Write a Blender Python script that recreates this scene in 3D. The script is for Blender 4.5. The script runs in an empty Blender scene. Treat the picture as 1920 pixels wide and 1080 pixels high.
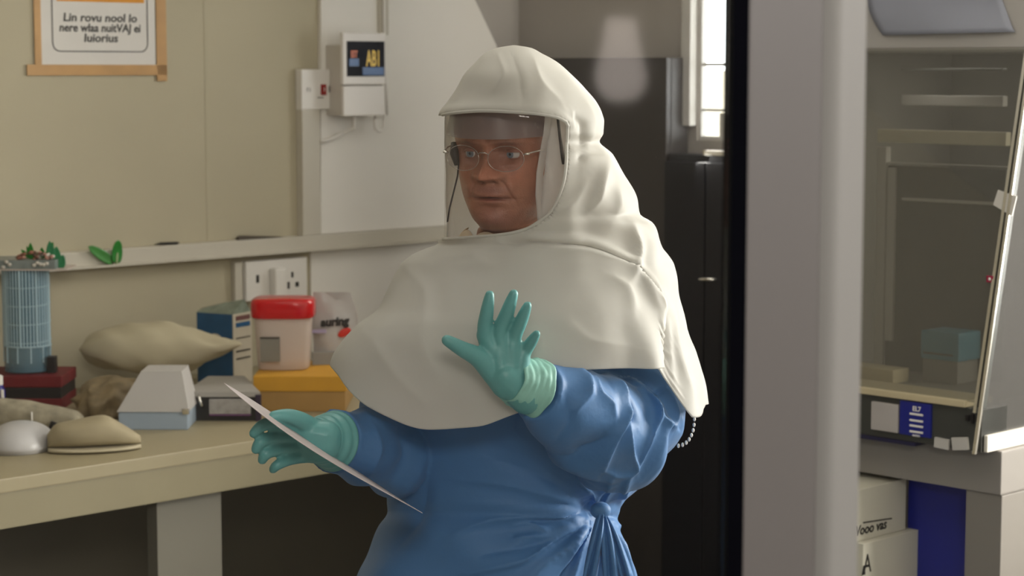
import bpy, bmesh, math, random
import numpy as np
from mathutils import Vector, Matrix, noise

# ------------------------------------------------------------------ camera
scene = bpy.context.scene
FPX = 3900.0
CAMZ = 1.73
PITCH = math.atan(410 / FPX)
cam_d = bpy.data.cameras.new('camera')
cam_d.sensor_width = 36.0
cam_d.lens = 36.0 * FPX / 1920.0
cam_d.clip_start = 0.05
cam_d.dof.use_dof = True
cam_d.dof.focus_distance = 3.0
cam_d.dof.aperture_fstop = 8.5
cam = bpy.data.objects.new('camera', cam_d)
scene.collection.objects.link(cam)
cam.location = (0, 0, CAMZ)
cam.rotation_euler = (math.pi / 2 - PITCH, 0, 0)
scene.camera = cam

# ------------------------------------------------------------------ world, lights, exposure
world = bpy.data.worlds.new('sky')
scene.world = world
world.use_nodes = True
wbg = world.node_tree.nodes['Background']
wbg.inputs[0].default_value = (0.93, 0.97, 1.0, 1)
wbg.inputs[1].default_value = 6.0
scene.view_settings.view_transform = 'Standard'
scene.view_settings.look = 'None'
scene.view_settings.exposure = 0.15
scene.view_settings.gamma = 1.0
scene.view_settings.use_curve_mapping = False


def area(name, loc, target, sx, sy, power, col):
    l = bpy.data.lights.new(name, 'AREA')
    l.shape = 'RECTANGLE'
    l.size, l.size_y = sx, sy
    l.energy = power
    l.color = col
    o = bpy.data.objects.new(name, l)
    scene.collection.objects.link(o)
    o.location = loc
    o.rotation_euler = (Vector(target) - Vector(loc)).to_track_quat('-Z', 'Y').to_euler()
    return o


area('daylight_side_window', (2.36, 3.92, 1.75), (0.2, 3.1, 1.35), 1.1, 1.2, 105, (1.0, 0.965, 0.91))
area('daylight_rear_window', (0.66, 5.70, 1.95), (0.2, 3.2, 1.4), 0.5, 1.0, 16, (1.0, 0.97, 0.93))
area('lab_top_fill', (-0.25, 3.55, 2.62), (-0.25, 3.55, 0), 1.2, 0.6, 6.5, (1.0, 0.95, 0.88))  # unseen area light added for soft top fill
area('corridor_front_fill', (0.3, -0.4, 2.62), (0.2, 1.6, 1.2), 1.2, 0.6, 56, (1.0, 0.97, 0.95))  # unseen area light added as front fill for person and frame post


# ------------------------------------------------------------------ pixel helpers (1920x1080 frame)
CP, SP = math.cos(PITCH), math.sin(PITCH)


def ray(px, py):
    a = (px - 960.0) / FPX
    b = -(py - 540.0) / FPX
    return Vector((a, CP + b * SP, -SP + b * CP))


ORG = Vector((0, 0, CAMZ))


def P(px, py, Y):
    d = ray(px, py)
    return ORG + d * (Y / d.y)


def hit(px, py, p0, n):
    d = ray(px, py)
    return ORG + d * ((Vector(p0) - ORG).dot(n) / d.dot(n))


def curve1(xs, ys):
    """smooth 1-D interpolation (cubic hermite, clamped)"""
    xs = np.array(xs, float); ys = np.array(ys, float)
    h = np.diff(xs); dl = np.diff(ys) / h
    m = np.zeros(len(xs)); m[0] = dl[0]; m[-1] = dl[-1]
    for i in range(1, len(xs) - 1):
        if dl[i - 1] * dl[i] > 0:
            w1 = 2 * h[i] + h[i - 1]; w2 = h[i] + 2 * h[i - 1]
            m[i] = (w1 + w2) / (w1 / dl[i - 1] + w2 / dl[i])

    def f(x):
        x = min(max(x, xs[0]), xs[-1])
        i = int(min(max(np.searchsorted(xs, x) - 1, 0), len(xs) - 2))
        t = (x - xs[i]) / h[i]
        return float((2 * t**3 - 3 * t**2 + 1) * ys[i] + (t**3 - 2 * t**2 + t) * h[i] * m[i]
                     + (-2 * t**3 + 3 * t**2) * ys[i + 1] + (t**3 - t**2) * h[i] * m[i + 1])
    return f


def sstep(a, b, x):
    t = min(max((x - a) / (b - a), 0.0), 1.0)
    return t * t * (3 - 2 * t)


# ------------------------------------------------------------------ materials
MATS = {}


def lin(c):
    out = []
    for v in c:
        v /= 255.0
        out.append(v / 12.92 if v <= 0.04045 else ((v + 0.055) / 1.055) ** 2.4)
    return (*out, 1.0)


def mat(name, rgb, rough=0.6, var=0.06, scale=8.0, bump=0.0, bscale=120.0, metal=0.0, transl=0.0,
        see=0.0, spec=0.5, emit=0.0, attr=False, sheen=0.0):
    if name in MATS:
        return MATS[name]
    m = bpy.data.materials.new(name)
    m.use_nodes = True
    nt = m.node_tree
    N, L = nt.nodes, nt.links
    b = N['Principled BSDF']
    out = N['Material Output']
    b.inputs['Roughness'].default_value = rough
    b.inputs['Metallic'].default_value = metal
    b.inputs['Specular IOR Level'].default_value = spec
    c = lin(rgb)
    tc = N.new('ShaderNodeTexCoord')
    nz = N.new('ShaderNodeTexNoise')
    nz.inputs['Scale'].default_value = scale
    nz.inputs['Detail'].default_value = 4
    L.new(tc.outputs['Object'], nz.inputs['Vector'])
    rp = N.new('ShaderNodeValToRGB')
    rp.color_ramp.elements[0].position = 0.3
    rp.color_ramp.elements[1].position = 0.7
    rp.color_ramp.elements[0].color = tuple(max(0, v * (1 - var)) for v in c[:3]) + (1,)
    rp.color_ramp.elements[1].color = tuple(min(1, v * (1 + var)) for v in c[:3]) + (1,)
    L.new(nz.outputs['Fac'], rp.inputs['Fac'])
    colout = rp.outputs['Color']
    if attr:
        at = N.new('ShaderNodeAttribute'); at.attribute_name = 'Col'
        mx = N.new('ShaderNodeMix'); mx.data_type = 'RGBA'; mx.blend_type = 'MULTIPLY'
        mx.inputs[0].default_value = 1.0
        L.new(rp.outputs['Color'], mx.inputs[6]); L.new(at.outputs['Color'], mx.inputs[7])
        colout = mx.outputs[2]
    L.new(colout, b.inputs['Base Color'])
    if sheen:
        b.inputs['Sheen Weight'].default_value = sheen
    if emit:
        L.new(colout, b.inputs['Emission Color'])
        b.inputs['Emission Strength'].default_value = emit
    if bump:
        n2 = N.new('ShaderNodeTexNoise'); n2.inputs['Scale'].default_value = bscale
        n2.inputs['Detail'].default_value = 3
        L.new(tc.outputs['Object'], n2.inputs['Vector'])
        bp = N.new('ShaderNodeBump'); bp.inputs['Strength'].default_value = bump
        bp.inputs['Distance'].default_value = 0.004
        L.new(n2.outputs['Fac'], bp.inputs['Height'])
        L.new(bp.outputs['Normal'], b.inputs['Normal'])
    sh = b.outputs['BSDF']
    if transl:
        tr = N.new('ShaderNodeBsdfTranslucent'); L.new(colout, tr.inputs['Color'])
        ms = N.new('ShaderNodeMixShader'); ms.inputs[0].default_value = transl
        L.new(sh, ms.inputs[1]); L.new(tr.outputs[0], ms.inputs[2]); sh = ms.outputs[0]
    if see:
        tp = N.new('ShaderNodeBsdfTransparent')
        ms = N.new('ShaderNodeMixShader'); ms.inputs[0].default_value = see
        L.new(sh, ms.inputs[1]); L.new(tp.outputs[0], ms.inputs[2]); sh = ms.outputs[0]
    L.new(sh, out.inputs['Surface'])
    MATS[name] = m
    return m


def glassmat(name, tint=(255, 255, 255), refl=0.05, rough=0.0, edge=0.25, milk=0.0, milkcol=(235, 232, 226)):
    """thin clear sheet: transparent with a fresnel-weighted mirror part"""
    m = bpy.data.materials.new(name); m.use_nodes = True
    nt = m.node_tree; N, L = nt.nodes, nt.links
    N.remove(N['Principled BSDF'])
    out = N['Material Output']
    tp = N.new('ShaderNodeBsdfTransparent'); tp.inputs['Color'].default_value = lin(tint)
    gl = N.new('ShaderNodeBsdfGlossy'); gl.inputs['Roughness'].default_value = rough
    lw = N.new('ShaderNodeLayerWeight'); lw.inputs['Blend'].default_value = 0.25
    mr = N.new('ShaderNodeMapRange')
    mr.inputs['To Min'].default_value = refl; mr.inputs['To Max'].default_value = edge
    L.new(lw.outputs['Fresnel'], mr.inputs['Value'])
    ms = N.new('ShaderNodeMixShader')
    L.new(mr.outputs['Result'], ms.inputs[0]); L.new(tp.outputs[0], ms.inputs[1]); L.new(gl.outputs[0], ms.inputs[2])
    sh = ms.outputs[0]
    if milk:
        df = N.new('ShaderNodeBsdfDiffuse'); df.inputs['Color'].default_value = lin(milkcol)
        m2 = N.new('ShaderNodeMixShader'); m2.inputs[0].default_value = milk
        L.new(sh, m2.inputs[1]); L.new(df.outputs[0], m2.inputs[2]); sh = m2.outputs[0]
    L.new(sh, out.inputs['Surface'])
    return m


# ------------------------------------------------------------------ mesh builder
class Fr:
    """a horizontal frame: local x along the surface, local y away from the camera, z up"""
    def __init__(self, ox, oy, ang):
        self.m = Matrix.Translation((ox, oy, 0)) @ Matrix.Rotation(ang, 4, 'Z')
        self.inv = self.m.inverted()
        self.ang = ang

    def w(self, x, y, z):
        return self.m @ Vector((x, y, z))

    def at(self, px, py, y=0.0):
        """pixel -> local (x, z) on the vertical plane local y = const"""
        p0 = self.w(0, y, 0)
        n = self.m.to_3x3() @ Vector((0, 1, 0))
        q = self.inv @ hit(px, py, p0, n)
        return q.x, q.z

    def top(self, px, py, z):
        """pixel -> local (x, y) on the horizontal plane at z"""
        q = self.inv @ hit(px, py, Vector((0, 0, z)), Vector((0, 0, 1)))
        return q.x, q.y


WORLD = Fr(0, 0, 0)


class MB:
    def __init__(self, fr=WORLD):
        self.v, self.f, self.fr = [], [], fr

    def raw(self, vs, fs, local=True):
        k = len(self.v)
        self.v += [self.fr.m @ Vector(p) if local else Vector(p) for p in vs]
        self.f += [tuple(i + k for i in f) for f in fs]
        return self

    def bm(self, bm, local=True):
        bm.verts.ensure_lookup_table(); bm.verts.index_update()
        self.raw([v.co.copy() for v in bm.verts], [[v.index for v in f.verts] for f in bm.faces], local)
        bm.free()
        return self

    def box(self, x0, x1, y0, y1, z0, z1, bev=0.002, seg=2, rot=None, local=True):
        bm = bmesh.new()
        bmesh.ops.create_cube(bm, size=1.0)
        sx, sy, sz = abs(x1 - x0), abs(y1 - y0), abs(z1 - z0)
        bmesh.ops.scale(bm, vec=(sx, sy, sz), verts=bm.verts)
        b = min(bev, 0.45 * min(sx, sy, sz))
        if b > 0:
            bmesh.ops.bevel(bm, geom=list(bm.edges), offset=b, segments=seg, profile=0.7, affect='EDGES')
        if rot is not None:
            bmesh.ops.transform(bm, matrix=rot, verts=bm.verts)
        bmesh.ops.translate(bm, vec=((x0 + x1) / 2, (y0 + y1) / 2, (z0 + z1) / 2), verts=bm.verts)
        return self.bm(bm, local)

    def tube(self, pts, r, n=10, local=True, caps=True, closed=False):
        pts = [Vector(p) for p in pts]
        rs = r if isinstance(r, (list, tuple)) else [r] * len(pts)
        vs, fs = [], []
        N = len(pts)
        ref = None
        for i, p in enumerate(pts):
            if closed:
                t = (pts[(i + 1) % N] - pts[i - 1]).normalized()
            else:
                t = (pts[min(i + 1, N - 1)] - pts[max(i - 1, 0)]).normalized()
            if ref is None:
                ref = Vector((0, 0, 1)) if abs(t.z) < 0.9 else Vector((1, 0, 0))
            a = (ref - t * ref.dot(t)).normalized(); ref = a
            b = t.cross(a)
            for k in range(n):
                th = 2 * math.pi * k / n
                vs.append(p + (a * math.cos(th) + b * math.sin(th)) * rs[i])
        M = N if closed else N - 1
        for i in range(M):
            for k in range(n):
                i2 = (i + 1) % N
                fs.append((i * n + k, i * n + (k + 1) % n, i2 * n + (k + 1) % n, i2 * n + k))
        if caps and not closed:
            fs.append(tuple(range(n))[::-1]); fs.append(tuple((N - 1) * n + k for k in range(n)))
        return self.raw(vs, fs, local)

    def grid(self, rows, wrap=False, local=True, flip=False):
        R, C = len(rows), len(rows[0])
        fs = []
        for i in range(R - 1):
            for j in range(C if wrap else C - 1):
                q = (i * C + j, i * C + (j + 1) % C, (i + 1) * C + (j + 1) % C, (i + 1) * C + j)
                fs.append(q[::-1] if flip else q)
        return self.raw([p for r in rows for p in r], fs, local)

    def lathe(self, prof, cx, cy, n=28, sy=1.0, local=True, caps=True):
        rows = [[(cx + r * math.cos(2 * math.pi * k / n), cy + sy * r * math.sin(2 * math.pi * k / n), z)
                 for k in range(n)] for r, z in prof]
        k0 = len(self.v)
        self.grid(rows, wrap=True, local=local)
        if caps:
            self.f.append(tuple(k0 + k for k in range(n))[::-1])
            e = k0 + (len(rows) - 1) * n
            self.f.append(tuple(e + k for k in range(n)))
        return self

    def prism(self, poly, y0, y1, local=True):
        """polygon in local (x, z), extruded along local y"""
        n = len(poly)
        vs = [(x, y0, z) for x, z in poly] + [(x, y1, z) for x, z in poly]
        fs = [tuple(range(n)), tuple(range(2 * n - 1, n - 1, -1))]
        fs += [(i, i + n, (i + 1) % n + n, (i + 1) % n) for i in range(n)]
        return self.raw(vs, fs, local)

    def ball(self, c, r, local=True, u=16, v=10, rot=None):
        bm = bmesh.new()
        bmesh.ops.create_uvsphere(bm, u_segments=u, v_segments=v, radius=1.0)
        r = r if isinstance(r, (tuple, list)) else (r, r, r)
        bmesh.ops.scale(bm, vec=r, verts=bm.verts)
        if rot is not None:
            bmesh.ops.transform(bm, matrix=rot, verts=bm.verts)
        bmesh.ops.translate(bm, vec=c, verts=bm.verts)
        return self.bm(bm, local)

    def text(self, s, size, x, y, z, align='CENTER', bold=0.0, shear=0.0, local=True, xs=1.0, depth=0.0004, rot=0.0):
        """lettering standing on a vertical surface (local x right, z up)"""
        cu = bpy.data.curves.new('t', 'FONT')
        cu.body = s; cu.size = size; cu.align_x = align; cu.align_y = 'CENTER'
        cu.offset = bold; cu.shear = shear; cu.extrude = depth
        cu.resolution_u = 3
        o = bpy.data.objects.new('t', cu)
        scene.collection.objects.link(o)
        dg = bpy.context.evaluated_depsgraph_get()
        me = bpy.data.meshes.new_from_object(o.evaluated_get(dg))
        cr, sr = math.cos(rot), math.sin(rot)
        self.raw([(x + xs * (v.co.x * cr - v.co.y * sr), y - v.co.z, z + xs * v.co.x * sr + v.co.y * cr) for v in me.vertices],
                 [tuple(p.vertices) for p in me.polygons], local)
        bpy.data.objects.remove(o); bpy.data.meshes.remove(me); bpy.data.curves.remove(cu)
        return self

    def build(self, name, material, parent=None, smooth=False, fixn=True, solid=0.0, base=None, angle=None):
        me = bpy.data.meshes.new(name)
        c = Vector((0, 0, 0))
        if parent is not None:
            c = parent.matrix_world.translation
        elif base is not None:
            c = Vector(base)
        elif self.v:
            lo = Vector([min(v[i] for v in self.v) for i in range(3)])
            hi = Vector([max(v[i] for v in self.v) for i in range(3)])
            c = Vector(((lo.x + hi.x) / 2, (lo.y + hi.y) / 2, lo.z))
        me.from_pydata([v - c for v in self.v], [], self.f)
        if fixn:
            b = bmesh.new(); b.from_mesh(me)
            bmesh.ops.recalc_face_normals(b, faces=b.faces)
            b.to_mesh(me); b.free()
        me.materials.append(material)
        o = bpy.data.objects.new(name, me)
        scene.collection.objects.link(o)
        if parent is not None:
            o.parent = parent
            o.matrix_parent_inverse = Matrix.Identity(4)
        else:
            o.location = c
            o.matrix_world = Matrix.Translation(c)
        if smooth:
            for p in me.polygons:
                p.use_smooth = True
        if angle:
            me.set_sharp_from_angle(angle=math.radians(angle))
        if solid:
            sm = o.modifiers.new('thick', 'SOLIDIFY'); sm.thickness = solid; sm.offset = 0
        return o


def tag(o, label=None, cat=None, group=None, kind=None):
    if label: o['label'] = label
    if cat: o['category'] = cat
    if group: o['group'] = group
    if kind: o['kind'] = kind
    return o


def thing(name, loc, label, cat, group=None):
    o = bpy.data.objects.new(name, None)
    scene.collection.objects.link(o)
    o.empty_display_size = 0.05
    o.location = loc
    o.matrix_world = Matrix.Translation(Vector(loc))
    return tag(o, label, cat, group)


def sub(parent, o):
    """re-parent a part o (child of a thing) one level deeper, under part `parent`"""
    o.parent = parent
    return o


def bake(o, mods):
    """apply modifiers through the depsgraph"""
    for kind, kw in mods:
        m = o.modifiers.new(kind, kind)
        for k, v in kw.items():
            setattr(m, k, v)
    dg = bpy.context.evaluated_depsgraph_get()
    dg.update()
    me = bpy.data.meshes.new_from_object(o.evaluated_get(dg))
    me.name = o.name
    mats = list(o.data.materials)
    o.modifiers.clear()
    old = o.data
    o.data = me
    bpy.data.meshes.remove(old)
    if not me.materials:
        for mm in mats:
            me.materials.append(mm)
    for p in me.polygons:
        p.use_smooth = True
    return o


# ------------------------------------------------------------------ frames of the room
ANG = math.radians(44.0)
LW = Fr(-1.36, 5.183, ANG)                    # left wall: local y = 0 is the wall face, -y into the room
d_l = Vector((math.cos(ANG), math.sin(ANG), 0))
T_CORNER = 1.92
CORN = LW.w(T_CORNER, 0, 0)
RW = Fr(CORN.x, CORN.y, ANG - math.pi / 2)   # right wall: local x from the corner towards the camera side
H = 2.7

# shell
m_wall = mat('wall_cream_paint', (188, 179, 154), 0.75, 0.03, 3, 0.08, 60)
m_wallgrey = mat('wall_grey_paint', (176, 170, 163), 0.75, 0.03, 3)
m_white = mat('white_plastic', (234, 230, 224), 0.42, 0.02, 6)
m_ceiling = mat('ceiling_white', (214, 212, 206), 0.8, 0.03, 3)
m_floor = mat('grey_vinyl', (118, 116, 110), 0.45, 0.1, 14)

fl = MB().box(-5.2, 5.2, -2.7, 7.2, -0.1, 0, 0).build('floor', m_floor); tag(fl, kind='structure')
ce = MB().box(-5.2, 5.2, -2.7, 7.2, H, H + 0.1, 0).build('ceiling', m_ceiling); tag(ce, kind='structure')
wl = MB(LW).box(-5.2, T_CORNER + 0.1, 0, 0.12, 0, H, 0).build('wall_left', m_wall); tag(wl, kind='structure')

# right wall with two window openings
wa0, _ = RW.at(1308, 100); wa1, _ = RW.at(1575, 100)
_, wz0 = RW.at(1340, 264); wz1 = 2.4
wb0, wb1 = wa1 + 1.65, wa1 + 2.85
m = MB(RW)
m.box(-0.1, wa0, 0, 0.03, 0, H, 0)
m.box(wa0, wa1, 0, 0.03, 0, wz0, 0).box(wa0, wa1, 0, 0.03, wz1, H, 0)
m.box(wa1, wb0, 0, 0.03, 0, H, 0)
m.box(wb0, wb1, 0, 0.03, 0, 1.1, 0).box(wb0, wb1, 0, 0.03, 2.4, H, 0)
m.box(wb1, 5.2, 0, 0.03, 0, H, 0)
tag(m.build('wall_right', m_wallgrey), kind='structure')
m = MB().box(-5.2, 5.2, -2.7, -2.6, 0, H, 0); tag(m.build('wall_back', m_wallgrey), kind='structure')
for nm, x0, x1 in (('wall_corridor_left', -5.2, -5.1), ('wall_corridor_right', 5.1, 5.2)):
    tag(MB().box(x0, x1, -2.6, 3.2, 0, H, 0).build(nm, m_wallgrey), kind='structure')

m_pane = glassmat('window_glass', refl=0.04, edge=0.3)
m_frame_w = mat('window_frame_paint', (205, 202, 196), 0.5, 0.03, 5)
for k, (x0, x1, z0, z1) in enumerate(((wa0, wa1, wz0, wz1), (wb0, wb1, 1.1, 2.4))):
    w = thing('window_%d' % (k + 1), RW.w((x0 + x1) / 2, 0.1, z0), None, None); tag(w, kind='structure')
    fm = MB(RW)
    fm.box(x0, x0 + .012, .004, .026, z0, z1).box(x1 - .012, x1, .004, .026, z0, z1)
    fm.box(x0 + .012, x1 - .012, .004, .026, z0, z0 + .012).box(x0 + .012, x1 - .012, .004, .026, z1 - .012, z1)
    fm.build('window_frame', m_frame_w, w)
    MB(RW).box(x0 + .012, x1 - .012, .013, .016, z0 + .012, z1 - .012, 0).build('window_pane', m_pane, w)
    if k == 0:
        # cross bars that cut the bright view into blocks
        for (ya, yb) in ((118, 124), (204, 209)):
            _, zb = RW.at(1340, yb, .01); _, za = RW.at(1340, ya, .01)
            MB(RW).box(x0 + .012, x1 - .012, .006, .012, zb, za, .001).build('window_bar', m_frame_w, w)
        xq = RW.at(1352, 100, .01)[0]
        MB(RW).box(xq, xq + .05, .006, .012, z0 + .012, RW.at(1350, 212, .01)[1], .001).build('window_bar', m_frame_w, w)

# pale building standing outside the window
m_out = mat('outside_render', (226, 216, 196), .8, .05, 2)
_, zo0 = RW.at(1340, 178, 1.2); _, zo1 = RW.at(1340, 132, 1.2)
xo0, _ = RW.at(1240, 150, 1.2); xo1, _ = RW.at(1420, 150, 1.2)
tag(MB(RW).box(xo0, xo1, 1.2, 1.3, 0, zo1, .01).build('outside_wall', m_out), 'low pale wall standing outside behind the bright window', 'wall')

# rounded grey jamb between the dark refrigerator and the bright window
xj0, _ = RW.at(1289, 100); xj1, _ = RW.at(1307, 100)
_, zj = RW.at(1300, 236)
tag(MB(RW).box(xj0, xj1, -0.03, 0, zj, H, .006).build('trim_1', m_frame_w), kind='structure')

# ------------------------------------------------------------------ observation window the picture is taken through
YG = 1.6
m_mull = mat('frame_grey_paint', (118, 112, 107), 0.45, 0.02, 3)
m_mull2 = mat('frame_light_paint', (166, 162, 155), 0.35, 0.02, 3)
m_gask = mat('black_rubber', (7, 7, 12), 0.9, 0.1, 20, spec=.05)
m_glass = glassmat('observation_glass', rough=.045, refl=0.035, edge=0.4, tint=(252, 252, 250))


def gx(px):
    return (px - 960) / FPX * (YG - .042)


w2 = thing('window_3', (gx(1500), YG, 1.0), None, None); tag(w2, kind='structure')
ZB, ZT = 1.02, 2.45
m = MB().box(gx(1403), gx(1546), YG - 0.035, YG + 0.04, ZB, ZT, 0.002); m.build('frame_post', m_mull, w2)
# half-round light cover strip
prof = []
for k in range(13):
    t = k / 12
    prof.append((gx(1541) + (gx(1617) - gx(1541)) * t, YG - 0.036 - 0.012 * math.sin(math.pi / 2 * min(1, t * 2.2))))
rows = [[(x, y, z) for x, y in prof] for z in (ZB, ZT)]
m = MB().grid(rows)
m.box(gx(1541), gx(1617), YG - 0.036, YG + 0.04, ZB, ZT, 0)
m.build('cover_strip', m_mull2, w2, smooth=True, angle=40)
MB().box(gx(1373), gx(1404), YG - 0.034, YG + 0.03, ZB, ZT, 0.001).build('gasket', m_gask, w2)
MB().box(-1.1, gx(1373), YG - 0.003, YG + 0.003, ZB + .02, ZT - .02, 0).build('glass_pane', m_glass, w2)
MB().box(gx(1612), 1.3, YG - 0.003, YG + 0.003, ZB + .02, ZT - .02, 0).build('glass_pane', m_glass, w2)
for nm, x0, x1 in (('frame_post', -1.18, -1.1), ('frame_post', 1.3, 1.38)):
    MB().box(x0, x1, YG - .035, YG + .04, ZB, ZT, .002).build(nm, m_mull, w2)
MB().box(-1.18, 1.38, YG - .05, YG + .05, ZB - .04, ZB, .004).build('frame_sill', m_mull, w2)
MB().box(-1.18, 1.38, YG - .035, YG + .04, ZT, ZT + .05, .004).build('frame_head', m_mull, w2)
m = MB().box(-3.9, 5.1, YG - .05, YG + .05, 0, ZB - .04, 0).box(-3.9, 5.1, YG - .05, YG + .05, ZT + .05, H, 0)
m.box(-3.9, -1.18, YG - .05, YG + .05, ZB - .04, ZT + .05, 0).box(1.38, 5.1, YG - .05, YG + .05, ZB - .04, ZT + .05, 0)
tag(m.build('wall_front', m_wallgrey), kind='structure')

# ------------------------------------------------------------------ trunking on the left wall
m_trunk = mat('trunking_white_plastic', (204, 198, 184), 0.45, 0.02, 5)
x0, z_a = LW.at(350, 459, -.03); x1, z_b = LW.at(820, 424, -.03)
_, zb0 = LW.at(140, 507, -.03); _, zb1 = LW.at(820, 450, -.03)
zt = (z_a + z_b) / 2; zb = (zb0 + zb1) / 2
trk = MB(LW).box(-2.0, T_CORNER - .02, -.03, 0, zb, zt, .004)
trk.box(-2.0, T_CORNER - .02, -.05, -.03, zb, zb + .006, .001)
trk = trk.build('trim_2', m_trunk); tag(trk, kind='structure')
xa, _ = LW.at(566, 300, -.025); xb, _ = LW.at(600, 300, -.025)
tag(MB(LW).box(xa, xb, -.028, 0, zt, LW.at(580, 190)[1], .003).build('trim_3', m_trunk), kind='structure')
xa2, _ = LW.at(712, 60, -.025); xb2, _ = LW.at(728, 60, -.025)
tag(MB(LW).box(xa2, xb2, -.028, 0, LW.at(720, 66)[1], H, .003).build('trim_4', m_trunk), kind='structure')


# ------------------------------------------------------------------ lab bench
ZBT = 0.90
BD = 0.95
m_bench = mat('bench_laminate', (156, 145, 116), 0.5, 0.04, 5)
m_benchf = mat('bench_edge', (142, 133, 106), 0.55, 0.04, 5)
m_leg = mat('bench_panel', (128, 124, 112), 0.6, 0.03, 4)
m_dark = mat('shaded_void_laminate', (92, 86, 72), 0.7, 0.05, 5)  # darker tone puts the under-bench shade into the panel colour
bench = thing('lab_bench', LW.w(0.2, -.5, 0), 'long beige laboratory bench with a thick front edge along the cream wall', 'bench')
TE = 1.27
MB(LW).box(-2.6, TE, -BD, -.002, ZBT - .03, ZBT, .003).build('worktop', m_bench, bench)
MB(LW).box(-2.6, TE, -BD + .004, -BD + .03, ZBT - .105, ZBT - .03, .002).build('apron', m_benchf, bench)
xa, _ = LW.at(290, 1000, -BD + .06); xb, _ = LW.at(411, 1000, -BD + .06)
MB(LW).box(xa, xb, -BD + .05, -BD + .09, 0, ZBT - .03, .003).build('support_panel', m_leg, bench)
MB(LW).box(-2.6, -2.55, -BD + .05, -.05, 0, ZBT - .03, .003).build('support_panel', m_leg, bench)
MB(LW).box(TE - .06, TE - .02, -BD + .05, -.05, 0, ZBT - .03, .003).build('support_panel', m_leg, bench)
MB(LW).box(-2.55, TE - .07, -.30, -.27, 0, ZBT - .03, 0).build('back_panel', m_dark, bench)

# ------------------------------------------------------------------ things on the left wall
# warning sign
m_paper = mat('sign_paper', (226, 222, 216), 0.6, 0.03, 9)
m_tape = mat('brown_packing_tape', (196, 152, 96), 0.35, 0.12, 14)
m_ink = mat('black_ink', (28, 26, 24), 0.6, 0.1, 30)
m_orange = mat('orange_ink', (222, 150, 30), 0.6, 0.06, 12)
OFS = -.004
sx0, sz0 = LW.at(76, 122, OFS); sx1, _ = LW.at(292, 122, OFS); _, sz1 = LW.at(180, -190, OFS)
sg = thing('warning_sign', LW.w((sx0 + sx1) / 2, OFS, sz0), 'white printed warning notice with black rounded border held by brown tape on the cream wall', 'sign')
MB(LW).box(sx0, sx1, OFS, 0, sz0, sz1, .0005).build('sheet', m_paper, sg)


def tape(xa, ya, xb, yb, nm='tape_strip'):
    p, q = LW.at(xa, ya, OFS), LW.at(xb, yb, OFS)
    MB(LW).box(p[0], q[0], OFS - .002, OFS - .0002, q[1], p[1], .0003).build(nm, m_tape, sg)


tape(50, 121, 313, 141); tape(288, -190, 313, 152); tape(58, -190, 78, 121)
bx0, bz0 = LW.at(99, 96, OFS); bx1, _ = LW.at(277, 96, OFS); _, bz1 = LW.at(180, -160, OFS)
loop = []
rr = .022
for cx, cz, a0 in ((bx1 - rr, bz0 + rr, -90), (bx1 - rr, bz1 - rr, 0), (bx0 + rr, bz1 - rr, 90), (bx0 + rr, bz0 + rr, 180)):
    for k in range(7):
        a = math.radians(a0 + 15 * k)
        loop.append((cx + rr * math.cos(a), OFS - .0008, cz + rr * math.sin(a)))
MB(LW).tube(loop, .0013, 6, closed=True).build('border_line', m_ink, sg)
p, q = LW.at(104, -90, OFS), LW.at(270, 6, OFS)
MB(LW).box(p[0], q[0], OFS - .0008, OFS, q[1], p[1], 0).build('orange_band', m_orange, sg)
for s, y, xc, wd in (('Lin rovu nool lo', 34, 188, 128), ('nere wlaa nuitVAJ ei', 53, 188, 156), ('Iuiorius', 72, 189, 58)):
    xm, zm = LW.at(xc, y, OFS)
    MB(LW).text(s, .030, xm, OFS - .0004, zm, bold=.0006, xs=1.0 if wd > 140 else 1.15, shear=.1).build('lettering', m_ink, sg)

# fused spur switch
OF2 = -.03
ax, az = LW.at(566, 206, OF2); bx, bz = LW.at(626, 130, OF2)
sw = thing('fused_spur_switch', LW.w((ax + bx) / 2, OF2, az), 'square white fused switch with a small red rocker beside the wall display', 'switch')
MB(LW).box(ax, bx, OF2, -.002, az, bz, .004, 3).build('faceplate', m_white, sw)
m_red = mat('red_plastic', (150, 16, 18), 0.25, 0.05, 12)
m_grey = mat('grey_print', (120, 116, 112), 0.5, 0.05, 12)
xr, zr = LW.at(606, 168, OF2); MB(LW).box(xr - .009, xr + .009, OF2 - .005, OF2 + .001, zr - .015, zr + .015, .004, 3).build('rocker', m_red, sw)
MB(LW).text('I', .016, xr, OF2 - .0056, zr, bold=.0003).build('rocker_mark', m_white, sw)
xr, zr = LW.at(618, 167, OF2); MB(LW).box(xr - .003, xr + .003, OF2 - .002, OF2 + .001, zr - .009, zr + .009, .001).build('indicator_slot', m_ink, sw)
xr, zr = LW.at(579, 169, OF2); MB(LW).text('F1', .018, xr, OF2 - .0006, zr).build('lettering', m_grey, sw)
xr, zr = LW.at(601, 183, OF2); MB(LW).box(xr - .011, xr + .011, OF2 - .001, OF2 + .001, zr - .0015, zr + .0015, 0).build('underline', m_grey, sw)

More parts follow.
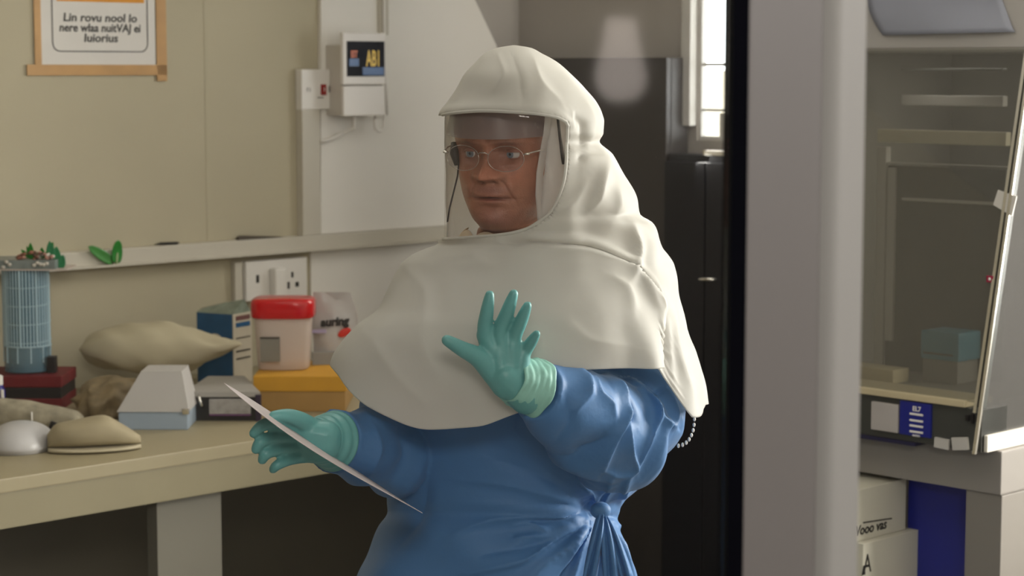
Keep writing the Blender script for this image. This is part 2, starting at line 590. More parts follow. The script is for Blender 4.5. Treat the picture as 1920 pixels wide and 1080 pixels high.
# wall display unit
OF3 = -.10
m_dev = mat('device_casing', (236, 231, 226), 0.4, 0.02, 6)
m_dev2 = mat('device_casing_shade', (205, 198, 188), 0.5, 0.02, 6)
ax, az = LW.at(645, 218, OF3); bx, bz = LW.at(723, 62, OF3); _, zmid = LW.at(684, 160, OF3)
dv = thing('wall_display_unit', LW.w((ax + bx) / 2, OF3, az), 'white wall-mounted controller with a dark colour screen and cable loops below', 'controller')
MB(LW).box(ax + .005, bx, -.085, -.002, az + .002, bz - .035, .004, 3).build('back_box', m_dev2, dv)
MB(LW).box(ax - .002, bx, OF3, -.086, zmid + .002, bz, .005, 3).build('upper_housing', m_dev, dv)
MB(LW).box(ax + .002, bx - .001, OF3 + .003, -.086, az, zmid - .002, .004, 3).build('lower_cover', m_dev, dv)
p, q = LW.at(650, 77, OF3), LW.at(722, 143, OF3)
m_screen = mat('dark_screen', (14, 18, 30), 0.5, 0.2, 20, spec=.15)
scr = MB(LW).box(p[0], q[0] - .003, OF3 - .002, OF3 + .001, q[1], p[1], .001).build('screen', m_screen, dv)
m_blue = mat('screen_blue', (30, 76, 128), 0.3, 0.05, 12, emit=.12)
m_yel = mat('screen_yellow', (214, 176, 40), 0.3, 0.05, 12, emit=.12)
m_org = mat('screen_orange', (200, 96, 52), 0.3, 0.05, 12, emit=.12)


def scr_quad(x0, y0, x1, y1, mm, nm):
    p, q = LW.at(x0, y0, OF3 - .003), LW.at(x1, y1, OF3 - .003)
    o = MB(LW).box(p[0], q[0], OF3 - .0032, OF3 - .0018, q[1], p[1], 0).build(nm, mm, dv)
    sub(scr, o)


scr_quad(655, 110, 673, 124, m_blue, 'screen_block'); scr_quad(680, 126, 720, 141, m_blue, 'screen_block')
xr, zr = LW.at(664, 102, OF3 - .003); sub(scr, MB(LW).text('EST', .026, xr, OF3 - .0034, zr, bold=.0008, xs=.6).build('screen_lettering', m_org, dv))
xr, zr = LW.at(700, 111, OF3 - .003); sub(scr, MB(LW).text('AB1', .062, xr, OF3 - .0034, zr, bold=.0015, xs=.5).build('screen_lettering', m_yel, dv))
for x, y0, y1, hook in ((665, 216, 242, 0), (705, 214, 246, 1)):
    pts = []
    if hook:
        for k in range(13):
            a = math.pi + math.pi * k / 12 * .95
            xx, zz = LW.at(712 + 8 * math.cos(a), 236 + (-1) * 10 * math.sin(a) * (1 if math.sin(a) < 0 else 1), -.07)
            pts.append((xx, -.07, zz))
        t0 = LW.at(704, 214, -.07); t1 = LW.at(721, 214, -.07)
        pts = [(t0[0], -.07, t0[1])] + pts + [(t1[0], -.07, t1[1])]
    else:
        for (xx, yy) in ((665, 214), (665, 240), (659, 250), (650, 256), (636, 262), (618, 266)):
            u = LW.at(xx, yy, -.07); pts.append((u[0], -.07 if yy < 245 else -.03, u[1]))
    MB(LW).tube(pts, .0045, 8).build('cable_loop', m_white, dv, smooth=True)
pts = []
for (xx, yy) in ((726, -60), (727, 60), (729, 140), (732, 216)):
    u = LW.at(xx, yy, -.05); pts.append((u[0], -.035, u[1]))
tag(MB(LW).tube(pts, .004, 8).build('cable', m_white, smooth=True), 'thin white cable hanging down the wall right of the display unit', 'cable')

# white wall board with a slanted right edge
m_board = mat('white_wall_board', (240, 236, 229), 0.6, 0.02, 4)
poly = []
for (xx, yy) in ((601, 440), (601, -120), (832, -120), (890, 0), (930, 85), (936, 120), (936, 440)):
    u = LW.at(xx, yy, -.012); poly.append((u[0], max(u[1], zt + .001)))
tag(MB(LW).prism(poly, -.014, -.001).build('wall_board', m_board), 'large plain white board with a slanted right edge behind the hooded person', 'board')
xa, _ = LW.at(580, 500); tag(MB(LW).box(xa, T_CORNER - .03, -.008, -.001, ZBT + .001, zb - .001, .001).build('splashback', m_board),
                              'pale splashback panel on the wall under the white trunking', 'splashback')

xa = LW.at(936, 300, -.004)[0]
tag(MB(LW).box(LW.at(760, 300, -.004)[0], T_CORNER, -.0006, 0, zt + .002, H, 0).build('trim_6', m_wallgrey), kind='structure')

# wall seam strip
xa, _ = LW.at(389, 300); _, za = LW.at(389, 566)
tag(MB(LW).box(xa - .006, xa + .006, -.0012, 0, zt, H, .0005).build('trim_5', m_wall), kind='structure')

# double socket with plug
OF4 = -.03
ax, az = LW.at(462, 566, OF4); bx, bz = LW.at(576, 482, OF4)
so = thing('double_socket', LW.w((ax + bx) / 2, OF4, az), 'white double wall socket below the trunking behind the red-lidded tub', 'socket')
MB(LW).box(ax, bx, OF4, -.002, az, bz, .004, 3).build('faceplate', m_white, so)
for x, y, w, h in ((548, 515, .004, .008), (541, 535, .004, .010), (557, 533, .006, .007), (483, 523, .005, .011)):
    u = LW.at(x, y, OF4)
    MB(LW).box(u[0] - w, u[0] + w, OF4 - .001, OF4 + .001, u[1] - h, u[1] + h, .001).build('pin_hole', m_ink, so)
u = LW.at(516, 528, OF4)
MB(LW).box(u[0] - .022, u[0] + .02, OF4 - .03, OF4, u[1] - .05, u[1] + .04, .008, 3).build('plug', m_white, so, smooth=True, angle=50)
MB(LW).box(ax - .03, ax - .002, -.02, -.002, az, bz, .003).build('cable_box', m_trunk, so)

# dark bits lying on the trunking
u0, u1 = LW.at(290, 456, -.02), LW.at(337, 453, -.02)
zz = zt + .004
tag(MB(LW).tube([(u0[0], -.018, zz), (u0[0] + .02, -.018, zz + .001), (u1[0] - .01, -.018, zz), (u1[0], -.018, zz)], [.001, .0038, .0038, .0015], 8).build('pen', m_ink, smooth=True),
    'short black pen lying on the trunking above the seedling', 'pen')
u0, u1 = LW.at(446, 436, -.02), LW.at(530, 438, -.02)
tag(MB(LW).raw([(u0[0], -.026, zt + .001), (u1[0], -.026, zt + .001), (u1[0], -.004, zt + .001), (u0[0], -.004, zt + .001), (u0[0], -.02, zt + .012), (u0[0] + .02, -.008, zt + .012)],
               [(0, 1, 2, 3), (0, 1, 4), (1, 5, 4), (1, 2, 5), (2, 3, 5), (3, 4, 5), (3, 0, 4)]).build('door_wedge', mat('dark_brown_wood', (70, 60, 46), .6)),
    'thin dark brown wedge lying on the trunking left of the vertical conduit', 'wedge')

# ------------------------------------------------------------------ things on the bench


def spot(px, py, z=ZBT, ang=0.0):
    q = hit(px, py, Vector((0, 0, z)), Vector((0, 0, 1)))
    return Fr(q.x, q.y, ang), q


def rbox_rows(w, d, zs, scales, r=.3, n=40, e=4.0, cx=0, cy=0):
    rows = []
    for z, s in zip(zs, scales):
        row = []
        for k in range(n):
            a = 2 * math.pi * k / n
            c, si = math.cos(a), math.sin(a)
            row.append((cx + s * w * math.copysign(abs(c) ** (2 / e), c), cy + s * d * math.copysign(abs(si) ** (2 / e), si), z))
        rows.append(row)
    return rows


def closed(m, rows):
    k0 = len(m.v); n = len(rows[0])
    m.grid(rows, wrap=True)
    m.f.append(tuple(k0 + k for k in range(n))[::-1])
    e = k0 + (len(rows) - 1) * n
    m.f.append(tuple(e + k for k in range(n)))
    return m


def px2m(n, Y):
    return n * Y / FPX


# yellow carton
f, q = spot(563, 772)
m_yellow = mat('yellow_card', (200, 146, 34), 0.6, 0.08, 10)
m_yellow2 = mat('ochre_card', (166, 128, 70), 0.6, 0.1, 10)
w = px2m(86, q.y)
ZY = ZBT + .088
yb = thing('yellow_carton', q, 'low wide yellow carton under the red-lidded tub', 'carton')
MB(f).box(-w, w, 0, .26, ZBT, ZBT + .05, .003).build('lower_tray', m_yellow2, yb)
MB(f).box(-w - .003, w + .003, -.003, .263, ZBT + .05, ZY, .003).build('lid', m_yellow, yb)

# red-lidded tub standing on it
f, q = spot(528, 696, ZY)
m_tub = mat('frosted_tub_plastic', (224, 208, 196), 0.35, 0.04, 6, see=.12, transl=.2)
m_lidred = mat('glossy_red_lid', (196, 14, 20), 0.18, 0.05, 6)
tb = thing('plastic_tub', q, 'frosted plastic tub with a glossy red lid on the yellow carton', 'tub')
_, zt1 = f.at(528, 598); _, zt2 = f.at(528, 563)
w = px2m(55, q.y)
tub = closed(MB(f), rbox_rows(w, w * .8, [ZY + .001, ZY + .004, ZY + .03, zt1 + .01], [.84, .88, .9, 1.0], cy=w * .8)).build('body', m_tub, tb, smooth=True, angle=50)
closed(MB(f), rbox_rows(w * 1.1, w * .9, [zt1, zt1 + .004, zt1 + .02, zt2 - .010, zt2 - .003, zt2], [.97, 1.0, 1.0, 1.0, .97, .9], cy=w * .8)).build('lid', m_lidred, tb, smooth=True, angle=60)
u0, u1 = f.at(488, 632), f.at(525, 678)
m_lab = mat('grey_paper_label', (128, 124, 114), 0.6, 0.06, 12)
MB(f).box(u0[0], u1[0], -.006, .012, u1[1], u0[1], .001).build('paper_label', m_lab, tb)
MB(f).box(u0[0], u1[0], -.0075, -.0055, u0[1] - .003, u0[1], 0).build('label_line', m_ink, tb)

# plastic packet with black lettering
f, q = spot(624, 684, ZY, math.radians(6))
m_pack = mat('clear_white_film', (206, 202, 198), 0.25, 0.06, 9, transl=.2)
pk = thing('plastic_packet', q, 'crinkled white film packet with bold black lettering beside the red-lidded tub', 'packet')
poly = [(-42, 690), (22, 690), (44, 640), (52, 604), (36, 546), (-8, 556), (-40, 566), (-44, 630)]
rows = []
for k in range(11):
    t = k / 10
    yy = 690 + (550 - 690) * t
    xl = 622 - 36 + 2 * math.sin(7 * t); xr = 622 + curve1([0, .35, .62, 1], [16, 42, 50, 36])(t)
    row = []
    for j in range(16):
        s = j / 15
        u = f.at(xl + (xr - xl) * s, yy)
        bul = .022 * math.sin(math.pi * s) * math.sin(math.pi * min(1, .12 + t * .95)) + .002 * math.sin(9 * s + 13 * t)
        row.append((u[0], .03 - bul, max(u[1], ZY + .001)))
    rows.append(row)
back = [[(p[0], .06 - p[1] + .0, p[2]) for p in r] for r in rows]
pm = MB(f).grid(rows).grid(back, flip=True)
pm.grid([[a for a in rows[-1]], [a for a in back[-1]]]).grid([[a for a in rows[0]], [a for a in back[0]]])
pm.build('film_bag', m_pack, pk, smooth=True, angle=60)
u = f.at(627, 604); MB(f).text('auring', .030, u[0], .004, u[1], bold=.0016, xs=.95, shear=.15, rot=.06).build('lettering', m_ink, pk)
u = f.at(646, 624); MB(f).ball((u[0], .006, u[1]), (.018, .003, .010), rot=Matrix.Rotation(-.5, 4, 'Y')).build('red_mark', mat('red_ink', (206, 44, 26), .5), pk, smooth=True)
u0, u1 = f.at(585, 660), f.at(636, 686); MB(f).box(u0[0], u1[0], .002, .012, u1[1], u0[1], .003).build('grey_base_print', mat('grey_print_band', (146, 146, 142), .5), pk)
u0, u1 = f.at(585, 619), f.at(612, 625); MB(f).box(u0[0], u1[0], .004, .012, u1[1], u0[1], .001).build('lilac_line', mat('lilac_ink', (176, 164, 196), .5), pk)

# blue and white gable carton
f, q = spot(437, 722, ZBT, math.radians(-28))
m_cblue = mat('blue_carton_print', (26, 84, 128), 0.5, 0.12, 24)
m_cwhite = mat('white_carton_print', (196, 186, 166), 0.55, 0.08, 18)
cb = thing('milk_carton', q, 'blue carton with a white side and crumpled top behind the grey instrument', 'carton')
hz = f.at(437, 590)[1]
wl_, wr_ = .115, .085
# rotated box: corner at the origin, blue face to the left, white face to the right
gm = MB(f).box(-wl_, 0, 0, .004, ZBT, hz, .001); gm.box(-wl_, -wl_ + .004, .004, wr_, ZBT, hz, .001); gm.box(-wl_, 0, wr_ - .004, wr_, ZBT, hz, .001)
gm.build('blue_panel', m_cblue, cb)
MB(f).box(-.001, .003, .001, wr_, ZBT, hz, .001).build('white_panel', m_cwhite, cb)
gb = [(-wl_, 0, hz), (0, 0, hz), (0, wr_, hz), (-wl_, wr_, hz), (-wl_ - .004, .03, hz + .008), (0.004, .05, hz + .036), (-.05, .045, hz + .026)]
MB(f).raw(gb, [(0, 1, 6), (0, 6, 4), (1, 5, 6), (1, 2, 5), (2, 6, 5), (2, 3, 6), (3, 4, 6), (3, 0, 4)]).build('gable_top', mat('foil_grey_green', (130, 140, 126), .4, .25, 40), cb)
MB(f).ball((-.055, -.001, hz - .075), (.026, .002, .022)).build('white_emblem', m_cwhite, cb, smooth=True)
for z0, h, mm in ((hz - .03, .012, m_cblue), (hz - .012, .012, mat('maroon_print', (112, 72, 70), .5)), (hz - .1, .004, m_ink), (hz - .12, .004, m_ink), (hz - .065, .003, m_ink)):
    MB(f).box(.003, .0042, .012, wr_ - .01, z0 - h / 2, z0 + h / 2, 0).build('print_band', mm, cb)

# grey instrument
f, q = spot(428, 790)
m_inst = mat('grey_instrument_casing', (158, 154, 148), 0.5, 0.05, 9)
m_instd = mat('dark_instrument_front', (40, 38, 38), 0.35, 0.1, 15)
it = thing('bench_instrument', q, 'grey flat-topped instrument with a dark front and silver label in front of the blue carton', 'instrument')
hz = f.at(428, 735)[1]
x0, _ = f.at(345, 760); x1, _ = f.at(488, 760)
rows = [[(x0, 0, hz), (x1, 0, hz)], [(x0 + .05, .28, hz + .006), (x1 - .09, .28, hz + .006)]]
top = MB(f)
poly3 = [(x0, 0), (x1, 0), (x1 - .07, .26), (x0 + .02, .26)]
top.raw([(x, y, hz - .012) for x, y in poly3] + [(x, y, hz) for x, y in poly3],
        [(0, 1, 2, 3), (4, 5, 6, 7), (0, 1, 5, 4), (1, 2, 6, 5), (2, 3, 7, 6), (3, 0, 4, 7)])
top.build('top_cover', m_inst, it)
base = MB(f)
poly4 = [(x0 + .01, .008), (x1 - .004, .008), (x1 - .075, .25), (x0 + .03, .25)]
base.raw([(x, y, ZBT) for x, y in poly4] + [(x, y, hz - .012) for x, y in poly4],
         [(0, 1, 2, 3), (4, 5, 6, 7), (0, 1, 5, 4), (1, 2, 6, 5), (2, 3, 7, 6), (3, 0, 4, 7)])
base.build('dark_body', m_instd, it)
u0, u1 = f.at(392, 748), f.at(470, 776)
MB(f).box(u0[0], u1[0], -.004, .01, u1[1], u0[1], .002).build('silver_label', mat('silver_label', (150, 146, 142), .4, .2, 60), it)
MB(f).box(u0[0], u1[0], -.0035, .01, u1[1] - .004, u1[1] - .001, .001).build('purple_edge', mat('purple_trim', (110, 66, 110), .5), it)
u = f.at(372, 752)
MB(f).tube([(u[0], .006, u[1] + .015), (u[0] + .004, -.008, u[1] + .008), (u[0] + .008, -.008, u[1] - .008), (u[0] + .010, .006, u[1] - .015)], .0035, 8).build('latch', mat('chrome', (225, 222, 215), .15, .02, 5, metal=1.0), it, smooth=True)
MB(f).box(x1 - .012, x1 + .002, -.002, .01, ZBT, hz - .006, .002).build('corner_trim', mat('dark_purple_trim', (44, 30, 52), .4), it)

# white box with pale blue base
f, q = spot(300, 806)
m_pblue = mat('pale_blue_card', (150, 164, 178), 0.6, 0.04, 8)
m_wbox = mat('white_card', (182, 178, 174), 0.6, 0.03, 8)
bxo = thing('tissue_box', q, 'white sloping-lid box with a pale blue base left of the grey instrument', 'box')
x0, _ = f.at(222, 790); x1, _ = f.at(352, 790); _, zm = f.at(300, 772); _, z1 = f.at(300, 698)
MB(f).box(x0, x1, 0, .14, ZBT, zm, .003).build('blue_base', m_pblue, bxo)
a0, _ = f.at(262, 700); a1, _ = f.at(338, 700)
vs = [(x0 - .003, -.003, zm), (x1 + .003, -.003, zm), (x1 + .003, .143, zm), (x0 - .003, .143, zm), (a0, .02, z1), (a1, .02, z1), (a1, .12, z1), (a0, .12, z1)]
MB(f).raw(vs, [(0, 1, 2, 3), (4, 5, 6, 7), (0, 1, 5, 4), (1, 2, 6, 5), (2, 3, 7, 6), (3, 0, 4, 7)]).build('white_lid', m_wbox, bxo)
MB(f).box(x1 - .012, x1 + .004, -.004, .004, zm - .006, zm + .008, .002).build('clasp', mat('chrome', (0, 0, 0)), bxo)

# crumpled brown bag (supports the pillow)
random.seed(4)


def lump(f, w, d, h, z0, amp, sc, seed, n=48, r=24, e=2.6, cx=0, cy=0, top=.35):
    rows = []
    for i in range(r + 1):
        t = i / r
        z = z0 + h * t
        s = (1 - (max(0, t - top) / (1 - top)) ** 2.2) ** .5 if t < 1 else .02
        s = max(s, .02) * (1 - .06 * (1 - min(1, t * 6)))
        row = []
        for k in range(n):
            a = 2 * math.pi * k / n
            c, si = math.cos(a), math.sin(a)
            x = w * s * math.copysign(abs(c) ** (2 / e), c); y = d * s * math.copysign(abs(si) ** (2 / e), si)
            nn = noise.noise(Vector((x * sc + seed, y * sc, z * sc))) * 2
            g = 1 + amp * nn / max(w, d)
            zz = z + amp * .8 * noise.noise(Vector((x * sc, y * sc + seed, z * sc + 5))) * min(1, t * 3)
            row.append((cx + x * g, cy + y * g, max(zz, z0)))
        rows.append(row)
    return closed(MB(f), rows)


f, q = spot(195, 790)
bag = lump(f, px2m(66, q.y), .12, .085, ZBT, .022, 26, 3.0, cy=.12, e=2.2).build('paper_bag', mat('crumpled_brown_paper', (128, 112, 84), .7, .3, 24, .5, 50), smooth=True)
tag(bag, 'crumpled brown paper bag squashed under the cream pillow', 'bag')

# cream pillow-like pack
f, q = spot(282, 752)
m_pil = mat('cream_cloth', (194, 184, 156), 0.8, 0.05, 7, .15, 40)
rows = []
zc = ZBT + .118
x0, _ = f.at(134, 660); x1, _ = f.at(440, 660)
top_c = curve1([0, .05, .2, .45, .62, .8, 1], [664, 640, 624, 615, 622, 640, 656])
bot_c = curve1([0, .05, .2, .45, .62, .8, 1], [664, 688, 704, 712, 712, 690, 660])
R, Cn = 60, 36
for i in range(R + 1):
    t = i / R
    px = 134 + 306 * t
    zt_ = f.at(px, top_c(t))[1]; zb_ = f.at(px, bot_c(t))[1]
    hx = f.at(px, 660)[0]
    dep = .13 * max(.02, math.sin(math.pi * min(1, .04 + t * .94)) ** .5) * (1 - .55 * t)
    row = []
    for k in range(Cn):
        a = 2 * math.pi * k / Cn
        zc_ = (zt_ + zb_) / 2; hh = (zt_ - zb_) / 2
        wr = .006 * noise.noise(Vector((hx * 14, math.cos(a) * 2, math.sin(a) * 3))) + .003 * math.sin(hx * 60 + 4 * a)
        row.append((hx, .13 - dep * math.cos(a), zc_ + hh * math.copysign(abs(math.sin(a)) ** .8, math.sin(a)) + wr * min(1, hh * 40)))
    rows.append(row)
pil = closed(MB(f), rows).build('pillow', m_pil, smooth=True)
tag(pil, 'large cream cloth pillow with a pointed right end piled on the bench', 'pillow')
pil['label'] = 'large cream cloth pillow with a pointed right end, piled on the bench'

# dark red box, container with plants
f, q = spot(58, 770)
m_dred = mat('dark_red_cloth', (104, 12, 20), 0.6, 0.15, 12)
m_blk = mat('black_card', (22, 16, 18), 0.5, 0.1, 12)
ZR = ZBT + .085
rb = thing('red_box', q, 'dark red and black storage box under the ribbed blue container', 'box')
w1 = f.at(116, 720)[0]
MB(f).box(-.3, w1 - .003, .002, .17, ZBT, ZR - .028, .003).build('black_body', m_blk, rb)
MB(f).box(-.3, w1, 0, .173, ZR - .028, ZR, .004).build('red_lid', m_dred, rb)
MB(f).box(-.3, w1 - .001, 0, .172, ZBT, ZBT + .03, .003).build('red_base', m_dred, rb)
f, q = spot(43, 702, ZR)
m_tube = mat('blue_clear_plastic', (96, 132, 150), 0.2, 0.1, 12, see=.35)
m_rib = mat('pale_blue_rib', (168, 192, 202), 0.25, 0.05, 8)
m_tubed = mat('dark_blue_insert', (30, 56, 72), 0.5, 0.25, 26)
ct = thing('ribbed_container', q, 'tall blue ribbed clear container with a gravel tray on top at the left', 'container')
rC = px2m(44, q.y)
zt_ = f.at(43, 507)[1]; zl = f.at(43, 652)[1]
cyy = rC
MB(f).lathe([(rC * .93, ZR + .001), (rC, ZR + .004), (rC, zt_)], 0, cyy, 40).build('clear_wall', m_tube, ct, smooth=True, angle=50)
MB(f).lathe([(rC * .86, zl), (rC * .86, zt_ - .003)], 0, cyy, 32).build('dark_insert', m_tubed, ct, smooth=True, angle=50)
for k in range(22):
    a = math.pi + math.pi * (k + .5) / 22
    x, y = rC * 1.0 * math.cos(a), cyy + rC * 1.0 * math.sin(a)
    MB(f).tube([(x, y, zl - (.04 if k % 4 == 1 else 0)), (x, y, zt_)], .0018 if k % 5 else .003, 6).build('rib', m_rib, ct)
for k in range(4):
    zz = zl + (zt_ - zl) * (k + .3) / 4.2
    MB(f).tube([(rC * 1.002 * math.cos(2 * math.pi * j / 36), cyy + rC * 1.002 * math.sin(2 * math.pi * j / 36), zz + .004 * math.sin(j / 36 * 6.28)) for j in range(36)], .0011, 5, closed=True).build('hoop', m_rib, ct)
MB(f).tube([(rC * 1.002 * math.cos(2 * math.pi * j / 36), cyy + rC * 1.002 * math.sin(2 * math.pi * j / 36), zl) for j in range(36)], .002, 6, closed=True).build('hoop', m_rib, ct)
# rim tray
xr1 = f.at(126, 500)[0]
m_rim = mat('grey_metal_rim', (120, 128, 126), 0.35, 0.2, 30)
zr1 = f.at(60, 488)[1]
MB(f).box(-.14, f.at(104, 500)[0], -.004, 2 * cyy + .004, zt_ + .003, zr1, .002).build('gravel_tray', m_rim, ct)
MB(f).box(-.14, xr1, -.006, 2 * cyy + .006, zt_, zt_ + .003, .001).build('tray_lip', mat('pale_rim', (200, 186, 178), .4), ct)
random.seed(11)
gcols = [mat('gravel_brown', (150, 96, 78), .8, .2, 60), mat('gravel_pink', (176, 130, 116), .8, .2, 60), mat('gravel_white', (206, 200, 190), .7, .1, 60), mat('gravel_dark', (92, 70, 58), .8, .2, 60)]
for k in range(70):
    px = random.uniform(30, 98); x = f.at(px, 485)[0]
    hgt = .016 * math.sin(math.pi * (px - 26) / 76) ** .6
    r = random.uniform(.0035, .006)
    mm = gcols[random.choice([0, 0, 1, 3] if px < 75 else [1, 2, 2, 3])]
    MB(f).ball((x, random.uniform(.0, .05), zr1 + r * .6 + random.uniform(0, 1) * hgt), (r, r * .9, r * .75), u=8, v=6).build('gravel_stone', mm, ct, smooth=True)
for px in (6, 12, 18, 64, 70, 76, 82, 88):
    u = f.at(px, 497, -.006); r = .005
    MB(f).ball((u[0], -.006, u[1] + random.uniform(-.006, .008)), (r, r * .7, r * .9), u=8, v=6).build('gravel_stone', gcols[2], ct, smooth=True)


def leaf(m, base, tip, wid, nrm=(0, -1, 0), cup=.15, n=10, blunt=.5):
    base, tip = Vector(base), Vector(tip)
    ax = tip - base; nv = Vector(nrm)
    sd = ax.cross(nv).normalized()
    nn = sd.cross(ax).normalized()
    rows = []
    for i in range(n + 1):
        t = i / n
        wv = wid * (math.sin(math.pi * (.06 + .94 * t) ** .8) ** blunt) if t < 1 else 0.0006
        wv = max(wv, .0006)
        row = []
        for j in range(7):
            s = (j - 3) / 3
            row.append(base + ax * t + sd * (s * wv) + nn * (cup * wv * s * s - .12 * ax.length * math.sin(math.pi * t) * .3))
        rows.append(row)
    m.grid(rows)


m_gr1 = mat('bright_green_leaf', (24, 128, 34), .4, .2, 40)
m_gr2 = mat('blue_green_leaf', (46, 132, 84), .5, .12, 60)
m_gr3 = mat('pale_green_leaf', (66, 138, 62), .4, .12, 40)
m_soil = mat('stem_brown', (84, 62, 44), .7)
pl = thing('succulent_plant', f.w(f.at(75, 488)[0], .03, zr1), 'small bright green succulent growing in the gravel tray of the blue container', 'plant')
yv = .02
for bx_, by_, tx, ty, wd, mm in ((58, 486, 57, 455, .0075, m_gr1), (54, 484, 40, 468, .006, m_gr1), (60, 484, 50, 462, .006, m_gr1), (62, 486, 70, 474, .005, m_gr1),
                                 (80, 484, 78, 464, .007, m_gr1), (82, 484, 88, 472, .005, m_gr1), (96, 488, 93, 452, .011, m_gr2), (92, 478, 99, 454, .008, m_gr1),
                                 (104, 503, 106, 462, .014, m_gr2), (112, 504, 118, 478, .011, m_gr2)):
    b0, t0 = f.at(bx_, by_, yv), f.at(tx, ty, yv - .008)
    lm = MB(f); leaf(lm, (b0[0], yv, b0[1]), (t0[0], yv - .008, t0[1]), wd, blunt=.8)
    lm.build('leaf', mm, pl, smooth=True, solid=.0012)
    yv += .002
b0 = f.at(92, 500, .02); t0 = f.at(96, 478, .02)
MB(f).tube([(b0[0], .022, b0[1]), (t0[0], .022, t0[1])], .003, 8).build('stem', m_soil, pl)

# seedling on the lip of the trunking
sf = Fr(*(LW.w(0, -.04, 0)).xy, ANG)
u = LW.at(214, 504, -.04)
sd_ = thing('seedling', LW.w(u[0], -.04, zb + .006), 'two-leaved green seedling standing on the lower lip of the white trunking', 'seedling')
zl_ = zb + .006
lf = MB(LW)
t0 = LW.at(166, 462, -.045); leaf(lf, (u[0] - .004, -.041, zl_ + .006), (t0[0], -.045, t0[1]), .014, blunt=.45); lf.build('leaf', m_gr3, sd_, smooth=True, solid=.0012)
lf = MB(LW)
t0 = LW.at(222, 450, -.045); leaf(lf, (u[0] + .004, -.043, zl_ + .004), (t0[0], -.045, t0[1]), .0165, blunt=.45); lf.build('leaf', m_gr1, sd_, smooth=True, solid=.0012)
MB(LW).tube([(u[0] - .004, -.04, zl_), (u[0] - .006, -.041, zl_ + .014), (u[0] - .002, -.041, zl_ + .024)], [.003, .0026, .0016], 8).build('stem', m_soil, sd_, smooth=True)
MB(LW).tube([(u[0] + .006, -.041, zl_), (u[0] + .008, -.042, zl_ + .018), (u[0] + .01, -.043, zl_ + .03)], [.004, .0036, .0016], 8).build('shoot', mat('pale_shoot', (170, 186, 140), .5), sd_, smooth=True)

# small black block next to the container
f, q = spot(96, 700, ZR)
tag(MB(f).box(-.010, .010, 0, .03, ZR, f.at(96, 669)[1], .003).build('battery_pack', m_blk), 'small black block on the red box right of the ribbed container', 'block')

# grey stone-like wrapped roll
f, q = spot(62, 816)
m_stone = mat('mottled_wrap', (150, 142, 122), .8, .3, 30, .6, 40)
rl = thing('wrapped_roll', q, 'mottled grey wrapped roll with a dark hollow end behind the white dome', 'roll')
rows = []
for i in range(25):
    t = i / 24
    px = -40 + 186 * t
    x = f.at(px, 780)[0]
    yc = 772 + 20 * t
    hh = (26 + 4 * math.sin(5 * t)) * (1 if t < .9 else math.sqrt(max(.02, 1 - ((t - .9) / .1) ** 2)) * .6 + .4)
    zc = f.at(px, yc + 3)[1]; h = px2m(hh, q.y)
    row = []
    for k in range(24):
        a = 2 * math.pi * k / 24
        g = 1 + .12 * noise.noise(Vector((x * 20, math.cos(a) * 1.5, math.sin(a) * 1.5)))
        row.append((x, .035 - .035 * g * math.cos(a), max(zc + h * g * math.sin(a), ZBT)))
    rows.append(row)
closed(MB(f), rows).build('wrap', m_stone, rl, smooth=True, angle=60)
u = f.at(103, 799); MB(f).box(u[0] - .012, u[0] + .012, -.004, .012, u[1] - .009, u[1] + .009, .003, rot=Matrix.Rotation(.35, 4, 'Y')).build('hollow_end', m_blk, rl)
u0, u1 = f.at(60, 772), f.at(61, 800); MB(f).tube([(u0[0], -.004, u0[1]), (u1[0], -.004, u1[1])], [.0022, .0014], 6).build('pin', m_white, rl)

# white dome
f, q = spot(22, 856)
dm = lump(f, px2m(64, q.y), .09, .062, ZBT, .004, 12, 8.0, cy=.09, e=2.2, top=.1).build('plastic_cover', mat('white_plastic_film', (184, 182, 182), .35, .04, 8), smooth=True)
tag(dm, 'low smooth white plastic cover at the near left end of the bench', 'cover')

# beige overshoe
f, q = spot(172, 853, ZBT, math.radians(16))
m_shoe = mat('beige_felt', (158, 146, 118), .75, .08, 12, .2, 60)
sh = thing('overshoe', q, 'beige slipper-shaped overshoe with a pale sole on the front of the bench', 'overshoe')
x0 = f.at(92, 830)[0]; x1 = f.at(268, 830)[0]


def shoe_rows(zf, sc=1.0):
    rows = []
    for i in range(31):
        t = i / 30
        x = x0 + (x1 - x0) * t
        wid = .055 * sc * max(.03, math.sin(math.pi * min(1, .02 + .96 * t)) ** .45)
        z0, z1 = zf(t)
        row = []
        for k in range(24):
            a = 2 * math.pi * k / 24
            row.append((x, .055 - wid * math.cos(a), (z0 + z1) / 2 + (z1 - z0) / 2 * math.copysign(abs(math.sin(a)) ** .6, math.sin(a))))
        rows.append(row)
    return rows


closed(MB(f), shoe_rows(lambda t: (ZBT + .001, ZBT + .012))).build('sole', mat('pale_sole', (182, 172, 146), .6), sh, smooth=True, angle=50)
uz = curve1([0, .1, .3, .6, .8, 1], [.028, .05, .056, .064, .044, .016])
closed(MB(f), shoe_rows(lambda t: (ZBT + .012, ZBT + .012 + uz(t)), .93)).build('upper', m_shoe, sh, smooth=True, angle=60)

# blue spray bottle at the left margin
f, q = spot(-6, 790)
bt = thing('blue_bottle', q, 'deep blue bottle with a white stripe cut by the left margin', 'bottle')
MB(f).lathe([(.014, ZBT), (.017, ZBT + .004), (.017, ZBT + .07), (.011, ZBT + .085)], 0, .02, 24).build('body', mat('deep_blue_plastic', (26, 18, 120), .2), bt, smooth=True, angle=50)
MB(f).box(.010, .0165, .002, .012, ZBT + .035, ZBT + .075, .003).build('white_stripe', m_white, bt)
MB(f).lathe([(.012, ZBT + .085), (.012, ZBT + .105), (.008, ZBT + .108)], 0, .02, 20).build('cap', m_white, bt, smooth=True, angle=50)

